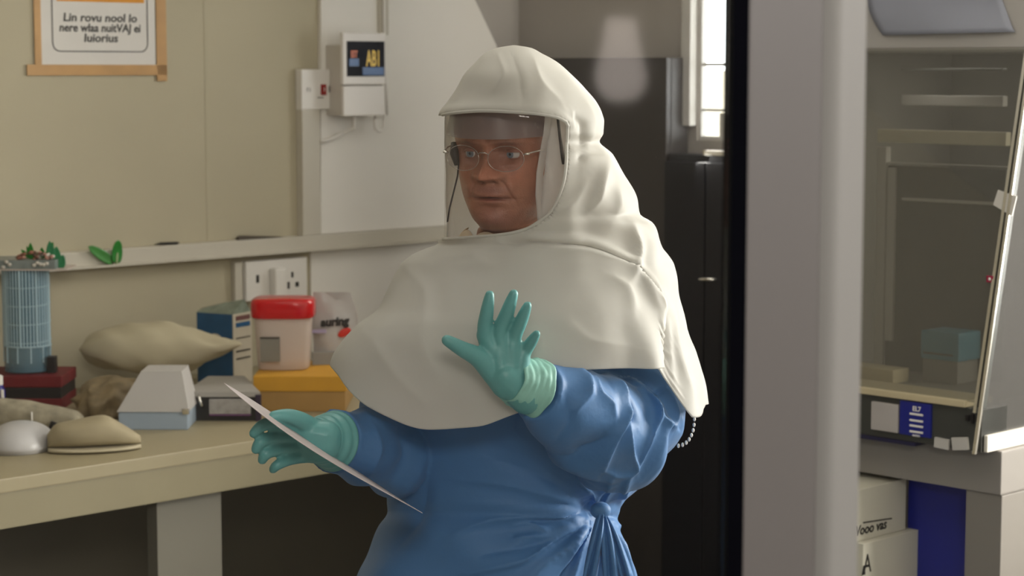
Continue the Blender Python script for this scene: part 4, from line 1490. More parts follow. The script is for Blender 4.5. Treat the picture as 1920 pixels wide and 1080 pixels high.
def lens_pt(sgn, a, k=1.0):
    x = .0335 * sgn + .0265 * k * math.cos(a)
    z = -.002 + .0185 * k * math.copysign(abs(math.sin(a)) ** .9, math.sin(a))
    return Vector((x, YF + abs(x) * .16 + .002 * (z + .002) / .02, z))


for sgn in (-1, 1):
    rim = MB().tube([HM @ lens_pt(sgn, 2 * math.pi * k / 40) for k in range(40)], .00045, 6, local=False, closed=True).build('glasses_rim', m_wire, person, smooth=True)
    vs = [HM @ (lens_pt(sgn, 0, 0) + Vector((0, -.0022, 0)))] + [HM @ lens_pt(sgn, 2 * math.pi * k / 40) for k in range(40)]
    ln = MB().raw(vs, [(0, 1 + k, 1 + (k + 1) % 40) for k in range(40)], local=False).build('lens', m_lens, person, smooth=True)
    sub(rim, ln)
    xo = .0335 * sgn + .0265 * sgn
    tmp = MB().tube([HM @ Vector(v) for v in ((xo, YF + abs(xo) * .16, .004), (xo + .008 * sgn, YF + .018, .006), (.0765 * sgn, YF + .05, .006), (.0785 * sgn, .01, .004))], .0012, 6, local=False)
    tp_ = tmp.build('glasses_temple', m_wire, person, smooth=True); sub(rim, tp_)
    hg = MB()
    hp = HM @ Vector((xo + .004 * sgn, YF + .012, .005))
    hg.ball(hp, (.004, .003, .0022), local=False).build('hinge', m_steel, person, smooth=True)
MB().tube([HM @ Vector(v) for v in ((-.0085, YF + .0015, .004), (-.004, YF - .002, .0075), (.004, YF - .002, .0075), (.0085, YF + .0015, .004))], .0009, 6, local=False).build('glasses_bridge', m_wire, person, smooth=True)

# ------------------------------------------------------------------ hood and cape
YC = 3.20
lvl = [85, 90, 100, 118, 140, 165, 190, 214, 228, 250, 266, 289, 332, 371, 402, 418, 453, 480, 496, 533, 579, 612, 667, 700, 758, 830]
xl_ = [962, 931, 910, 891, 872, 857, 840, 824, 823, 823, 823, 823, 823, 823, 823, 823, 822, 772, 754, 736, 712, 668, 627, 618, 606, 600]
xr_ = [966, 998, 1020, 1050, 1074, 1098, 1119, 1132, 1136, 1133, 1120, 1149, 1172, 1190, 1198, 1222, 1240, 1262, 1271, 1279, 1274, 1278, 1300, 1309, 1330, 1345]
df_ = [.003, .045, .075, .105, .128, .142, .152, .158, .159, .160, .160, .160, .160, .160, .160, .164, .176, .198, .212, .240, .268, .282, .296, .302, .306, .306]
db_ = [.003, .045, .075, .11, .135, .15, .16, .165, .165, .162, .16, .16, .165, .17, .175, .185, .20, .21, .22, .23, .235, .24, .25, .25, .26, .26]
cXL, cXR, cDF, cDB = curve1(lvl, xl_), curve1(lvl, xr_), curve1(lvl, df_), curve1(lvl, db_)
HYC = 3.14                                    # centre depth of the head part


def centre_y(y):
    return HYC + (YC - HYC) * sstep(380, 520, y)


def hood_pt(phi, y, off=0.0):
    """phi: 0 = towards the camera, +90 deg = picture right; y = pixel height"""
    xl, xr = cXL(y), cXR(y)
    cx, a = (xl + xr) / 2, (xr - xl) / 2
    yc = centre_y(y)
    s, c = math.sin(phi), math.cos(phi)
    flat = sstep(460, 640, y)
    px = cx + a * math.copysign(abs(s) ** (1 - .10 * flat), s)
    dep = cDF(y) if c > 0 else cDB(y)
    Y = yc - dep * math.copysign(abs(c) ** (1 - .42 * flat), c)
    p = P(px, y, Y)
    # keep the height of the row, shift x so the silhouette stays put
    if off:
        d = Vector((s * .9, -c, 0)).normalized()
        p += d * off
    return p, px


def px_of(phi, y):
    xl, xr = cXL(y), cXR(y)
    s = math.sin(phi)
    flat = sstep(460, 640, y)
    return (xl + xr) / 2 + (xr - xl) / 2 * math.copysign(abs(s) ** (1 - .10 * flat), s)


# hem height by direction
hem = curve1([math.radians(v) for v in (-180, -110, -90, -68, -46, -24, -10, 0, 7, 13, 20, 49, 52, 60, 75, 90, 120, 180)],
             [700, 672, 676, 700, 764, 806, 800, 772, 738, 700, 689, 688, 692, 782, 772, 758, 740, 700])

# opening for the visor, in pixel space (right part) and by angle (far left part)
open_r = curve1([206, 212, 218, 228, 240, 300, 330, 365, 400, 415, 430, 440, 449], [1035, 1046, 1056, 1063, 1065, 1063, 1060, 1050, 1031, 1013, 985, 930, 850])
top_e = curve1([820, 860, 905, 980, 1040, 1066], [217, 211, 208, 211, 219, 231])
bot_e = curve1([820, 880, 940, 985, 1010, 1031], [449, 445, 440, 430, 416, 401])


def in_open(phi, y):
    if not (math.radians(-112) < phi < math.radians(60)):
        return False
    px = px_of(phi, y)
    if phi < -math.pi / 2:
        return 216 < y < 449
    return px < open_r(y) and top_e(px) < y < min(bot_e(px), 449)


def fold_h(phi, y, p):
    """cloth relief, metres"""
    px = px_of(phi, y)
    front = math.cos(phi) > -.2
    d = .0035 * noise.noise(Vector((p.x * 9, p.y * 9, p.z * 9)))
    d += .0022 * noise.noise(Vector((p.x * 24, p.y * 20, p.z * 20 + 4)))
    crown = 1 - sstep(190, 250, y)
    # pinched seam on the crown
    d += crown * .005 * noise.noise(Vector((p.x * 34, p.y * 10, p.z * 14 + 9))) * math.exp(-((px - 965) / 70) ** 2)
    side = sstep(1040, 1100, px) * sstep(230, 280, y) * (1 - sstep(420, 520, y))
    d += side * (.010 * math.sin((px * .9 - y * .55) / 26) * .5 + .010 * noise.noise(Vector((p.x * 15, p.y * 8, p.z * 12))))
    shl = sstep(1150, 1230, px) * sstep(400, 470, y)
    d += shl * (.008 * math.sin((px * 1.1 - y * .30) / 17 + 1.2 * math.sin(y / 60)) + .006 * noise.noise(Vector((p.x * 18, p.y * 8, p.z * 9 + 2))))
    # vertical drape folds at the front hem
    low = sstep(480, 760, y) * (1 - shl)
    d += low * .006 * math.sin(phi * 5.0 + .8 * math.sin(y / 90)) 
    neck = math.exp(-((y - 462) / 16) ** 2) * (1 - sstep(1020, 1120, px))
    d += neck * .004 * math.sin((px + y * 2) / 22)
    # the bib: a front panel lying over the side cloth, bounded by an arc
    if y > 440 and front:
        yb_ = bib(px)
        ins = sstep(-3, 3, y - yb_) * (1 - sstep(1232, 1238, px))
        d += .012 * ins * sstep(900, 1000, px) + .004 * ins
        # roll just above the arc
        d += .006 * math.exp(-((y - yb_ + 12) / 9) ** 2) * sstep(960, 1010, px) * (1 - sstep(1232, 1240, px))
    # overhanging brow above the visor
    brow = math.exp(-((y - top_e(min(max(px, 821), 1065)) + 6) / 14) ** 2) * (1 if phi < .7 else 0) * sstep(-1.5, -.9, phi) * (y < 240)
    d += .004 * brow
    return d


bib = curve1([600, 820, 960, 1000, 1080, 1160, 1210, 1232, 1240], [470, 462, 462, 458, 462, 488, 530, 575, 700])
hm = MB()
NP = 260
phis = [math.radians(-180 + 360 * j / NP) for j in range(NP)]
Vg, keep = [], []
hood_rows = list(np.linspace(0, 1, 120))
param = []
for i in range(96):
    t = i / 95
    y = 85 + (455 - 85) * t ** 1.25
    param.append([(ph, y) for ph in phis])
for i in range(1, 96):
    t = i / 95
    param.append([(ph, 455 + (hem(ph) - 455) * t) for ph in phis])
NRW = len(param)
# snap grid points next to the opening border onto it
inside = [[in_open(ph, y) for ph, y in row] for row in param]


def snap(a, b):
    """bisection in (phi, y) between an inside and an outside grid point"""
    lo, hi = a, b
    for _ in range(14):
        m_ = ((lo[0] + hi[0]) / 2, (lo[1] + hi[1]) / 2)
        if in_open(*m_): lo = m_
        else: hi = m_
    return hi


newp = [list(r) for r in param]
for i in range(NRW):
    for j in range(NP):
        if not inside[i][j]:
            best = None
            for di, dj in ((1, 0), (-1, 0), (0, 1), (0, -1)):
                ii, jj = i + di, (j + dj) % NP
                if 0 <= ii < NRW and inside[ii][jj]:
                    s_ = snap(param[ii][jj], param[i][j])
                    if best is None or True:
                        best = s_ if best is None else best
            if best:
                newp[i][j] = best
vid = {}
for i in range(NRW):
    for j in range(NP):
        ph, y = newp[i][j]
        p, _ = hood_pt(ph, y)
        d = fold_h(ph, y, p)
        n_ = Vector((math.sin(ph) * .85, -math.cos(ph), .25 * (1 - sstep(90, 200, y)))).normalized()
        hm.v.append(p + n_ * d)
for i in range(NRW - 1):
    for j in range(NP):
        q = [(i, j), (i, (j + 1) % NP), (i + 1, (j + 1) % NP), (i + 1, j)]
        if any(inside[a][b] for a, b in q):
            continue
        hm.f.append(tuple(a * NP + b for a, b in q))
hm.f.append(tuple(range(NP)))
m_hood = mat('white_hood_cloth', (233, 231, 225), .55, .02, 6, .10, 90, transl=.48)
hood = hm.build('hood', m_hood, person, smooth=True)
used = set(v for p in hood.data.polygons for v in p.vertices)
bmx = bmesh.new(); bmx.from_mesh(hood.data); bmx.verts.ensure_lookup_table()
bmesh.ops.delete(bmx, geom=[v for v in bmx.verts if not v.link_faces], context='VERTS')
bmx.to_mesh(hood.data); bmx.free()
so_ = hood.modifiers.new('thick', 'SOLIDIFY'); so_.thickness = .002; so_.offset = -1
hood['label'] = 'white cloth hood with cape'

# piping round the visor opening
edge_pts = []
for px in np.linspace(830, 1060, 40):
    y = top_e(px); xl, xr = cXL(y), cXR(y)
    edge_pts.append((math.asin((px - (xl + xr) / 2) / ((xr - xl) / 2)), y))
for y in np.linspace(236, 400, 40):
    px = open_r(y); xl, xr = cXL(y), cXR(y)
    edge_pts.append((math.asin((px - (xl + xr) / 2) / ((xr - xl) / 2)), y))
for px in np.linspace(1026, 830, 36):
    y = bot_e(px); xl, xr = cXL(y), cXR(y)
    edge_pts.append((math.asin(max(-1, (px - (xl + xr) / 2) / ((xr - xl) / 2))), y))
pp = []
for ph, y in edge_pts:
    p, _ = hood_pt(ph, y)
    pp.append(p + Vector((math.sin(ph) * .85, -math.cos(ph), 0)).normalized() * (fold_h(ph, y, p) - .001))
pip = MB().tube(pp, .0024, 8, local=False).build('visor_piping', m_hood, person, smooth=True)

# visor: clear sheet just behind the cloth edge
m_vis = glassmat('visor_film', refl=.02, edge=.18, tint=(254, 253, 252), milk=.02)
vr = []
for i in range(41):
    y = 209 + (454 - 209) * i / 40
    row = []
    for j in range(71):
        ph = math.radians(-116 + (52 + 116) * j / 70)
        p, _ = hood_pt(ph, y, -.008)
        row.append(p)
    vr.append(row)
MB().grid(vr, local=False).build('visor', m_vis, person, smooth=True)['label'] = 'clear curved plastic visor'

# head band: grey translucent strip round the brow
m_band = mat('grey_translucent_band', (132, 127, 129), .3, .05, 8, see=.42)
br = []
zb0_ = .0235
for i in range(9):
    t = i / 8
    row = []
    for j in range(61):
        a = math.radians(-88 + 176 * j / 60)
        rx, ry = .090 - .012 * t, .112 - .004 * t
        row.append(HM @ Vector((rx * math.sin(a), -ry * math.cos(a) + .004 * t, zb0_ + .052 * t + .004 * math.cos(a))))
    br.append(row)
MB().grid(br, local=False).build('head_band', m_band, person, smooth=True)
# dark side buckle of the band and the thin air hose on the left
def px_head(px, py, Y):
    return P(px, py, Y)


m_bk = mat('dark_buckle', (60, 52, 50), .4)
MB().tube([P(853, 268, 3.10), P(852, 288, 3.095), P(857, 309, 3.09)], [.006, .007, .004], 10, local=False).build('band_buckle', m_bk, person, smooth=True)
MB().tube([P(860, 306, 3.06), P(858, 330, 3.05), P(850, 362, 3.04), P(843, 390, 3.035), P(839, 416, 3.03)], .0013, 6, local=False).build('air_hose', m_bk, person, smooth=True)
# white inner strap beside the cheek
m_lin = mat('white_lining', (240, 236, 233), .6, .03, 9, transl=.5)


def strip(pts, wid, mm, nm, solid=.0012):
    rows = []
    for (px, py, Y, w) in pts:
        a, b = P(px - w / 2, py, Y), P(px + w / 2, py, Y + wid)
        rows.append([a.lerp(b, k / 6) + Vector((0, -.004 * math.sin(math.pi * k / 6), 0)) for k in range(7)])
    # refine along the length
    fine = []
    for i in range(len(rows) - 1):
        for k in range(6):
            fine.append([rows[i][j].lerp(rows[i + 1][j], k / 6) for j in range(7)])
    fine.append(rows[-1])
    return MB().grid(fine, local=False).build(nm, mm, person, smooth=True, solid=solid)


strip([(1030, 212, 3.03, 14), (1026, 250, 3.035, 14), (1018, 290, 3.045, 13), (1012, 325, 3.05, 12), (1014, 365, 3.055, 20), (1019, 400, 3.06, 24), (1020, 436, 3.065, 20)], .02, m_lin, 'lining_strap')
strip([(1048, 214, 3.045, 36), (1046, 260, 3.05, 38), (1043, 310, 3.055, 42), (1037, 360, 3.06, 40), (1026, 424, 3.065, 36)], .012, m_lin, 'lining_panel')
strip([(1046, 222, 3.03, 4), (1050, 258, 3.033, 4), (1056, 298, 3.035, 7), (1059, 308, 3.035, 9)], .004, m_bk, 'dark_strap')
# cloth collar below the chin
cr_ = []
for i in range(9):
    t = i / 8
    row = []
    for j in range(49):
        a = math.radians(-110 + 220 * j / 48)
        r = .072 + .022 * t + .004 * math.sin(7 * a + 3 * t)
        c0 = P(958, 434 + 50 * t, 3.15)
        row.append(c0 + Vector((r * math.sin(a), -r * .92 * math.cos(a), .004 * math.sin(9 * a))))
    cr_.append(row)
MB().grid(cr_, local=False).build('inner_collar', mat('cream_lining', (214, 196, 170), .7, .05, 10, transl=.1), person, smooth=True, solid=.0015)



def crease(o, lines, ymax=9.0, facing=.0):
    """raise sharp cloth ridges (or valleys) along lines traced on the cloth; (points, height, narrow side, wide side)"""
    me = o.data
    n = len(me.vertices)
    co = np.empty(n * 3); me.vertices.foreach_get('co', co); co = co.reshape(-1, 3)
    no = np.empty(n * 3); me.vertices.foreach_get('normal', no); no = no.reshape(-1, 3)
    off = np.array(o.parent.matrix_world.translation)
    w = co + off - np.array(ORG)
    dep = w[:, 1] * CP - w[:, 2] * SP
    px = 960 + FPX * w[:, 0] / dep
    py = 540 - FPX * (w[:, 1] * SP + w[:, 2] * CP) / dep
    vd = -w / np.linalg.norm(w, axis=1)[:, None]
    fac = np.clip((np.sum(no * vd, axis=1) - facing) * 2.5, 0, 1) * (w[:, 1] < ymax)
    tot = np.zeros(n)
    for pts, amp, wn, ww in lines:
        # smooth the traced line
        K = list(range(len(pts)))
        fx, fy = curve1(K, [q[0] for q in pts]), curve1(K, [q[1] for q in pts])
        fine = [(fx(t), fy(t)) for t in np.linspace(0, len(pts) - 1, 6 * (len(pts) - 1) + 1)]
        best = np.full(n, 1e9); sd = np.zeros(n); tt = np.zeros(n)
        M = len(fine) - 1
        for i in range(M):
            (ax, ay), (bx, by) = fine[i], fine[i + 1]
            dx, dy = bx - ax, by - ay
            L2 = dx * dx + dy * dy
            u = np.clip(((px - ax) * dx + (py - ay) * dy) / L2, 0, 1)
            ex, ey = px - (ax + u * dx), py - (ay + u * dy)
            d = np.hypot(ex, ey)
            m_ = d < best
            best[m_] = d[m_]
            sd[m_] = (dx * ey - dy * ex)[m_]
            tt[m_] = ((i + u) / M)[m_]
        end = np.sin(np.pi * np.clip(tt * .9 + .05, 0, 1)) ** .5
        prof = np.where(sd > 0, np.exp(-best / ww), np.exp(-(best / wn) ** 1.5))
        tot += amp * end * prof
    co += no * (tot * fac)[:, None]
    me.vertices.foreach_set('co', co.ravel())
    me.update()


# creases of the hood cloth
crease(hood, [
    ([(1000, 447), (1080, 451), (1160, 478), (1213, 525), (1233, 575)], .006, 9, 10),
    ([(1102, 395), (1122, 372), (1130, 340), (1140, 310)], .009, 10, 14),
    ([(1150, 405), (1160, 380), (1158, 350)], .007, 8, 12),
    ([(1186, 420), (1198, 470), (1186, 525)], .008, 8, 11),
    ([(1228, 425), (1236, 475), (1262, 520), (1266, 580)], .008, 8, 12),
    ([(1262, 585), (1268, 650), (1300, 740)], .008, 9, 14),
    ([(1246, 600), (1250, 660), (1262, 740)], .006, 7, 10),
    ([(934, 104), (946, 138), (928, 168)], .005, 6, 9),
    ([(962, 108), (976, 150), (979, 184)], -.005, 5, 8),
    ([(1000, 110), (1012, 150), (1050, 190)], .004, 8, 14),
    ([(1070, 216), (1092, 238), (1088, 300)], -.006, 7, 10),
    ([(1096, 190), (1112, 232), (1100, 270)], .006, 8, 12),
    ([(1085, 300), (1110, 282), (1140, 288)], -.006, 6, 9),
    ([(1040, 400), (1075, 380), (1100, 340)], .005, 8, 14),
    ([(930, 448), (965, 470), (1010, 462)], .005, 7, 10),
    ([(880, 470), (920, 500), (960, 492)], .003, 8, 14),
    ([(1150, 520), (1180, 545), (1190, 580)], .005, 7, 12),
    ([(760, 500), (800, 560), (790, 640), (830, 720)], .004, 16, 26),
    ([(700, 640), (740, 700), (800, 760)], .004, 14, 22),
    ([(1060, 600), (1110, 640), (1180, 650)], .003, 12, 20),
], facing=-.1)

# ------------------------------------------------------------------ gown
YT = 3.22
ty = [540, 600, 650, 700, 760, 820, 880, 930, 960, 985, 1030, 1080, 1200, 1500, 1750]
txl = [800, 760, 735, 715, 700, 702, 712, 726, 730, 714, 690, 667, 640, 622, 615]
txr = [1175, 1205, 1220, 1240, 1250, 1240, 1216, 1184, 1165, 1165, 1178, 1192, 1216, 1240, 1250]
tdf = [.10, .14, .17, .185, .19, .185, .175, .168, .165, .170, .180, .185, .19, .19, .19]
gXL, gXR, gDF = curve1(ty, txl), curve1(ty, txr), curve1(ty, tdf)
KN = (1128, 957)


def tri(v):
    u = (v / (2 * math.pi)) % 1.0
    return (u / .62 if u < .62 else (1 - u) / .38)


def ridge(v, sharp=.6):
    s = .5 + .5 * math.sin(v)
    return s ** sharp


gm = MB()
rows = []
for i in range(150):
    y = 540 + (1750 - 540) * (i / 149) ** 1.25
    xl, xr = gXL(y), gXR(y)
    cx, a = (xl + xr) / 2, (xr - xl) / 2
    row = []
    for j in range(240):
        ph = 2 * math.pi * j / 240 - math.pi
        s, c = math.sin(ph), math.cos(ph)
        px = cx + a * math.copysign(abs(s) ** .92, s)
        p = P(px, y, YT - (gDF(y) if c > 0 else .15) * math.copysign(abs(c) ** .9, c))
        d = .003 * noise.noise(Vector((p.x * 12, p.y * 12, p.z * 12)))
        if c > -.3:
            dx, dy = px - KN[0], y - KN[1]
            r = math.hypot(dx, dy) + 1e-3
            an = math.atan2(dy, dx)
            # folds fanning out from the tie
            A = .013 * sstep(8, 70, r) * math.exp(-r / 330)
            w_ = .6 * noise.noise(Vector((r / 90, an * 1.5, 0)))
            d += A * (tri(an * 15 + w_ * 2.6) - .5) * (1.25 if dy > -20 else .6)
            d += .008 * math.exp(-(r / 300)) * (ridge(an * 8 + 1.0 + w_) - .5)
            # pull-in at the tie
            d -= .024 * math.exp(-(r / 34) ** 2)
            # waist crease running to the picture's left
            if dx < 0:
                d -= .008 * math.exp(-((dy + .05 * dx * .3) / 16) ** 2) * math.exp(dx / 260)
            # broad vertical drape of the skirt
            d += .008 * sstep(990, 1080, y) * math.sin(ph * 6 + .6)
        row.append(p + Vector((s * .85, -c, 0)) * d)
    rows.append(row)
k0 = len(gm.v)
gm.grid(rows, wrap=True, local=False)
gm.f.append(tuple(range(240))[::-1]); e = (len(rows) - 1) * 240
gm.f.append(tuple(e + k for k in range(240)))


def fold_r(t, th):
    A = .004 + .020 * math.exp(-((t - .52) / .20) ** 2)
    wv = 1.7 * noise.noise(Vector((t * 3.0, math.cos(th) * .9, math.sin(th) * .9)))
    v = tri(t * 40 + 1.9 * math.sin(th + .7) + 1.6 * wv) - .45
    v2 = tri(t * 21 - 2.3 * math.sin(th - .4) + 2 * wv + 2) - .5
    return A * (.75 * v + .45 * v2)


def fold_l(t, th):
    A = .003 + .006 * math.exp(-((t - .6) / .3) ** 2)
    return A * 1.4 * (tri(t * 34 + 1.6 * math.sin(th) + noise.noise(Vector((t * 4, math.cos(th), 3)))) - .45) + .004 * noise.noise(Vector((t * 9 + 8, math.cos(th) * 2, math.sin(th) * 2)))


chain(gm, [P(1120, 560, 3.22), P(1195, 640, 3.18), P(1188, 745, 3.12), P(1150, 812, 3.03), P(1075, 772, 2.93), P(1008, 735, 2.862)],
      [.060, .076, .083, .082, .066, .040], 72, 16, fold_r, ends=False)
chain(gm, [P(850, 560, 3.22), P(775, 640, 3.2), P(765, 760, 3.19), P(760, 850, 3.14), P(700, 842, 3.05), P(628, 828, 2.975)],
      [.055, .07, .07, .062, .056, .046], 56, 14, fold_l, ends=False)
m_gown = mat('blue_gown_cloth', (72, 118, 170), .55, .05, 10, .10, 160, spec=.4, sheen=.1)
gown = gm.build('gown', m_gown, person)
bake(gown, [('REMESH', dict(mode='VOXEL', voxel_size=.0031)), ('SMOOTH', dict(factor=.5, iterations=1))])
crease(gown, [
    ([(1041, 693), (1052, 721), (1048, 748)], .007, 5, 9),
    ([(1086, 690), (1101, 716), (1103, 738), (1080, 768)], .010, 6, 12),
    ([(1113, 702), (1121, 734), (1143, 758), (1148, 780)], .008, 5, 10),
    ([(1137, 705), (1164, 734), (1175, 768), (1154, 815), (1131, 876)], .017, 6, 17),
    ([(1176, 774), (1178, 836), (1192, 880)], .010, 4, 8),
    ([(1186, 714), (1219, 748), (1232, 783), (1214, 823), (1192, 876)], .016, 6, 16),
    ([(1219, 735), (1241, 785), (1262, 800)], .012, 6, 13),
    ([(1258, 735), (1268, 775), (1262, 800)], .008, 5, 9),
    ([(1170, 742), (1188, 793)], -.012, 8, 10),
    ([(1205, 725), (1228, 740), (1262, 720)], -.010, 8, 10),
    ([(1142, 816), (1108, 842), (1072, 853)], -.013, 12, 14),
    ([(965, 775), (962, 800), (985, 830)], .005, 5, 8),
    ([(1062, 745), (1068, 790), (1040, 830)], -.006, 10, 14),
    ([(1131, 880), (1160, 890), (1188, 884)], .006, 5, 8),
    ([(1094, 974), (1021, 966), (930, 974), (850, 1000)], .009, 8, 16),
    ([(1096, 980), (1040, 1010), (985, 1048), (880, 1075)], .012, 7, 15),
    ([(1100, 988), (1068, 1030), (1036, 1084)], .011, 6, 12),
    ([(1108, 992), (1092, 1030), (1072, 1086)], .010, 5, 10),
    ([(1092, 985), (1000, 1022), (900, 1040)], -.007, 8, 14),
    ([(1155, 985), (1170, 1030), (1188, 1082)], .008, 5, 10),
    ([(1127, 946), (1108, 925), (1086, 906)], .009, 5, 10),
    ([(1131, 942), (1140, 915), (1146, 895)], .008, 5, 10),
    ([(1160, 952), (1170, 920), (1178, 890)], .009, 5, 10),
    ([(1100, 950), (1020, 925), (930, 905), (860, 900)], .005, 10, 22),
    ([(1090, 940), (1010, 890), (930, 862)], -.005, 10, 18),
    ([(960, 985), (990, 982), (1022, 994)], .006, 5, 9),
    ([(968, 1008), (1000, 1006), (1024, 1004)], .005, 4, 7),
    ([(800, 900), (790, 960), (740, 1030)], -.006, 14, 20),
    ([(672, 745), (690, 780), (740, 800)], .006, 6, 10),
    ([(700, 800), (712, 840), (700, 880)], .006, 6, 12),
    ([(745, 800), (760, 850), (735, 890)], -.006, 9, 12),
], ymax=3.2)
gown['label'] = 'blue tied surgical gown'

# tie knot with hanging ends
tie = MB()
k = P(KN[0], KN[1], 3.05)
kf = P(KN[0] - 2, KN[1], 3.07)
tie.ball(kf, (.016, .013, .013), local=False)
tie.build('tie_knot', m_gown, person, smooth=True)
for (x1, y1, x2, y2, w, yo) in ((1118, 1010, 1105, 1085, 14, 0), (1138, 1015, 1148, 1090, 16, .004), (1152, 1000, 1176, 1085, 12, .012)):
    rows = []
    for i in range(15):
        t = i / 14
        px = (1 - t) ** 2 * KN[0] + 2 * t * (1 - t) * x1 + t * t * x2
        py = (1 - t) ** 2 * KN[1] + 2 * t * (1 - t) * y1 + t * t * y2
        Y = 3.062 - .024 * sstep(0, .5, t) + yo
        row = []
        for j in range(9):
            s = (j - 4) / 4
            q = P(px + s * w * (.25 + .75 * t ** .6), py, Y)
            q.y += .006 * math.sin(s * 5 + t * 3) * (.4 + t)
            row.append(q)
        rows.append(row)
    MB().grid(rows, local=False).build('tie_end', m_gown, person, smooth=True, solid=.0025)

# ------------------------------------------------------------------ gloves
m_glove = mat('teal_nitrile', (100, 164, 164), .38, .05, 20, .08, 120, spec=.5)
m_cuff = mat('pale_teal_cuff', (142, 196, 184), .5, .06, 16, .15, 140)
gv = MB()
YD = 2.84


def Q(px, py, dy=0.0):
    return P(px, py, YD + dy)


# fingers: base, middle joints, tip
chain(gv, [Q(922, 668), Q(909, 622, -.004), Q(913, 585, -.012), Q(918, 553, -.014)], [.0125, .0108, .0096, .0066], 14, 6)
chain(gv, [Q(938, 670), Q(938, 622, -.004), Q(952, 583, -.012), Q(963, 551, -.016)], [.0125, .0108, .0098, .0066], 14, 6)
chain(gv, [Q(955, 674), Q(963, 636, -.002), Q(978, 600, -.010), Q(989, 573, -.016)], [.0125, .0104, .0092, .0062], 14, 6)
chain(gv, [Q(966, 688), Q(984, 660, 0), Q(997, 640, -.008), Q(1006, 626, -.014)], [.0115, .0094, .0082, .0056], 14, 6)
chain(gv, [Q(925, 700), Q(898, 671, -.010), Q(868, 655, -.020), Q(838, 638, -.026)], [.0165, .0142, .0112, .0078], 14, 6)
# palm
for a, b, ra, rb_ in (((952, 722), (911, 628), .0185, .0135), ((956, 718), (938, 628), .0185, .0135), ((962, 714), (961, 641), .0185, .0130), ((968, 712), (980, 664), .0175, .0115),
                    ((946, 722), (903, 672), .0190, .0150), ((940, 700), (935, 655), .020, .0155)):
    pa, pb = Q(*a), Q(*b)
    chain(gv, [pa, pa.lerp(pb, .5), pb], [ra, (ra + rb_) / 2, rb_], 14, 4)
chain(gv, [Q(948, 706), Q(968, 722, .006), Q(990, 738, .014)], [.024, .0275, .030], 18, 5)
gl1 = gv.build('glove', m_glove, person)
bake(gl1, [('REMESH', dict(mode='VOXEL', voxel_size=.0021)), ('SMOOTH', dict(factor=.5, iterations=3))])
gl1['label'] = 'teal glove raised with spread fingers'
# glove gauntlet cuff
cw = []
c0, c1 = Q(958, 712, .002), P(1006, 728, 2.868)
ax_ = (c1 - c0).normalized()
sd1 = ax_.cross(Vector((0, 1, 0))).normalized(); sd2 = ax_.cross(sd1)
for i in range(25):
    t = i / 24
    r = .0295 + .012 * t + .0005 * math.sin(t * 34)
    row = []
    for j in range(40):
        a = 2 * math.pi * j / 40
        rr_ = r + .0028 * noise.noise(Vector((math.cos(a) * 2.2 + 3 * t, math.sin(a) * 2.2, t * 1.5))) + .001 * math.sin(6 * a + 5 * t)
        row.append(c0.lerp(c1, t) + (sd1 * math.cos(a) + sd2 * math.sin(a)) * rr_)
    cw.append(row)
MB().grid(cw, wrap=True, local=False).build('glove_cuff', m_cuff, person, smooth=True, solid=.002)

# second glove, holding the sheet
gv = MB()
YD = 2.93
for pts, rd in (
        ([Q(566, 808), Q(528, 796, -.03), Q(496, 796, -.055), Q(476, 812, -.062)], [.014, .0098, .0090, .0072]),
        ([Q(566, 824), Q(524, 820, -.03), Q(492, 826, -.055), Q(480, 842, -.058)], [.014, .0098, .0090, .0072]),
        ([Q(568, 840), Q(528, 842, -.03), Q(500, 850, -.05), Q(492, 862, -.048)], [.014, .0095, .0086, .0070]),
        ([Q(572, 852), Q(542, 862, -.026), Q(520, 872, -.04), Q(512, 880, -.036)], [.013, .0085, .0076, .0062]),
        ([Q(586, 804), Q(564, 788, -.02), Q(540, 780, -.036), Q(514, 780, -.045)], [.016, .0125, .0105, .0078])):
    chain(gv, pts, rd, 14, 6)
for a, b in (((610, 818), (560, 808)), ((610, 824), (560, 822)), ((610, 830), (564, 838)), ((608, 836), (570, 850))):
    pa, pb = Q(*a), Q(*b, -.006)
    chain(gv, [pa, pa.lerp(pb, .5), pb], [.024, .021, .0145], 14, 4)
gl2 = gv.build('glove', m_glove, person)
bake(gl2, [('REMESH', dict(mode='VOXEL', voxel_size=.0022)), ('SMOOTH', dict(factor=.5, iterations=3))])
gl2['label'] = 'teal glove holding the sheet of paper'
cw = []
c0, c1 = Q(588, 822, .0), P(626, 827, 2.97)
ax_ = (c1 - c0).normalized()
sd1 = ax_.cross(Vector((0, 1, 0))).normalized(); sd2 = ax_.cross(sd1)
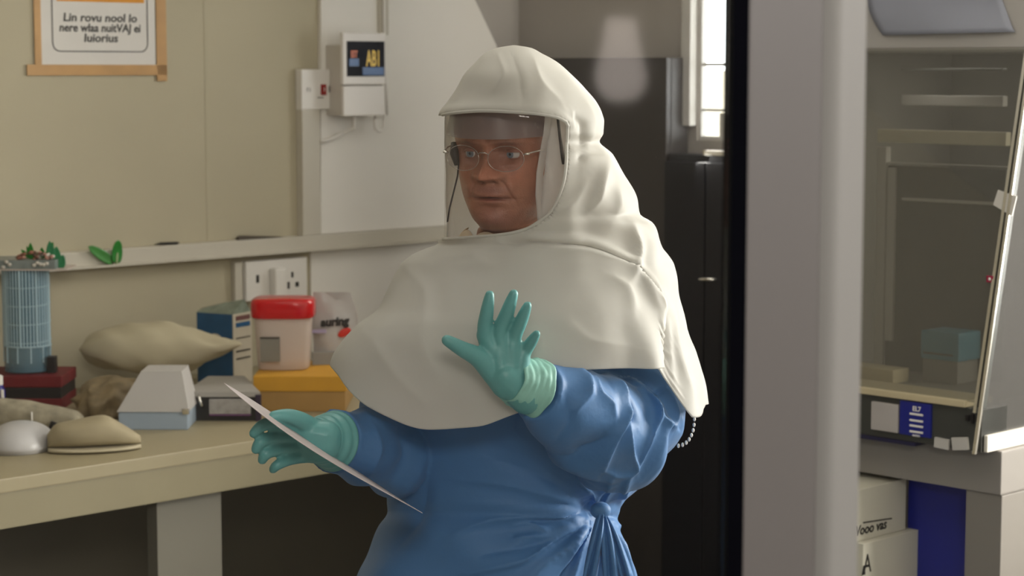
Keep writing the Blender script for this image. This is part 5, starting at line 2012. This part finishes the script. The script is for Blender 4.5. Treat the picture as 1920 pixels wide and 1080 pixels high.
for i in range(21):
    t = i / 20
    r = .028 + .015 * t + .0010 * math.sin(t * 20)
    cw.append([c0.lerp(c1, t) + (sd1 * math.cos(2 * math.pi * j / 36) + sd2 * math.sin(2 * math.pi * j / 36)) * r for j in range(36)])
MB().grid(cw, wrap=True, local=False).build('glove_cuff', m_glove, person, smooth=True, solid=.002)

# boots
m_boot = mat('white_rubber_boot', (205, 203, 198), .4, .04, 8)
for sx in (-.085, .085):
    bt_ = MB()
    cx_, cy_ = bx_.x + sx * 1.1, bx_.y
    closed(bt_, rbox_rows(.048, .135, [0, .006, .05, .075, .09], [.96, 1, 1, .85, .55], cx=cx_, cy=cy_ - .05, e=2.6))
    closed(bt_, rbox_rows(.056, .062, [.04, .12, .3], [.95, 1, 1.08], cx=cx_, cy=cy_ + .02, e=2.2))
    bt_.build('boot', m_boot, person, smooth=True, angle=60)

# beaded cord hanging under the hem at the back
for k in range(8):
    a = k / 7
    px = 1302 - 30 * a ** 2.0; py = 786 + 50 * math.sin(a * 1.5)
    MB().ball(P(px, py, 3.22), (.0022, .002, .0036), local=False, u=8, v=6).build('cord_bead', m_white, person, smooth=True)

# ------------------------------------------------------------------ the sheet of paper
m_sh = mat('printed_paper', (204, 192, 192), .6, .08, 26)
A_, B_ = Vector((420, 718)), Vector((792, 962))
rows = []
for i in range(41):
    t = i / 40
    cxp = A_.lerp(B_, t)
    bow = 14 * math.sin(math.pi * t) ** 1.0
    n2 = Vector((-(B_ - A_).y, (B_ - A_).x)).normalized()      # towards lower left
    if n2.y < 0: n2 = -n2
    thick = 22 * (math.sin(math.pi * min(1, t ** .72)) ** 1.3) * (1 if t < .999 else 0)
    row = []
    for j in range(13):
        s = j / 12
        pxy = cxp + n2 * (bow * .5 + thick * (s - .5) * .75)
        Y = 2.97 - .20 * s + .02 * t
        row.append(P(pxy.x, pxy.y, Y))
    rows.append(row)
sheet = MB().grid(rows, local=False).build('paper_sheet', m_sh, smooth=True, solid=.0006)
tag(sheet, 'thin curved printed paper sheet held edge-on in the lower teal glove', 'paper')
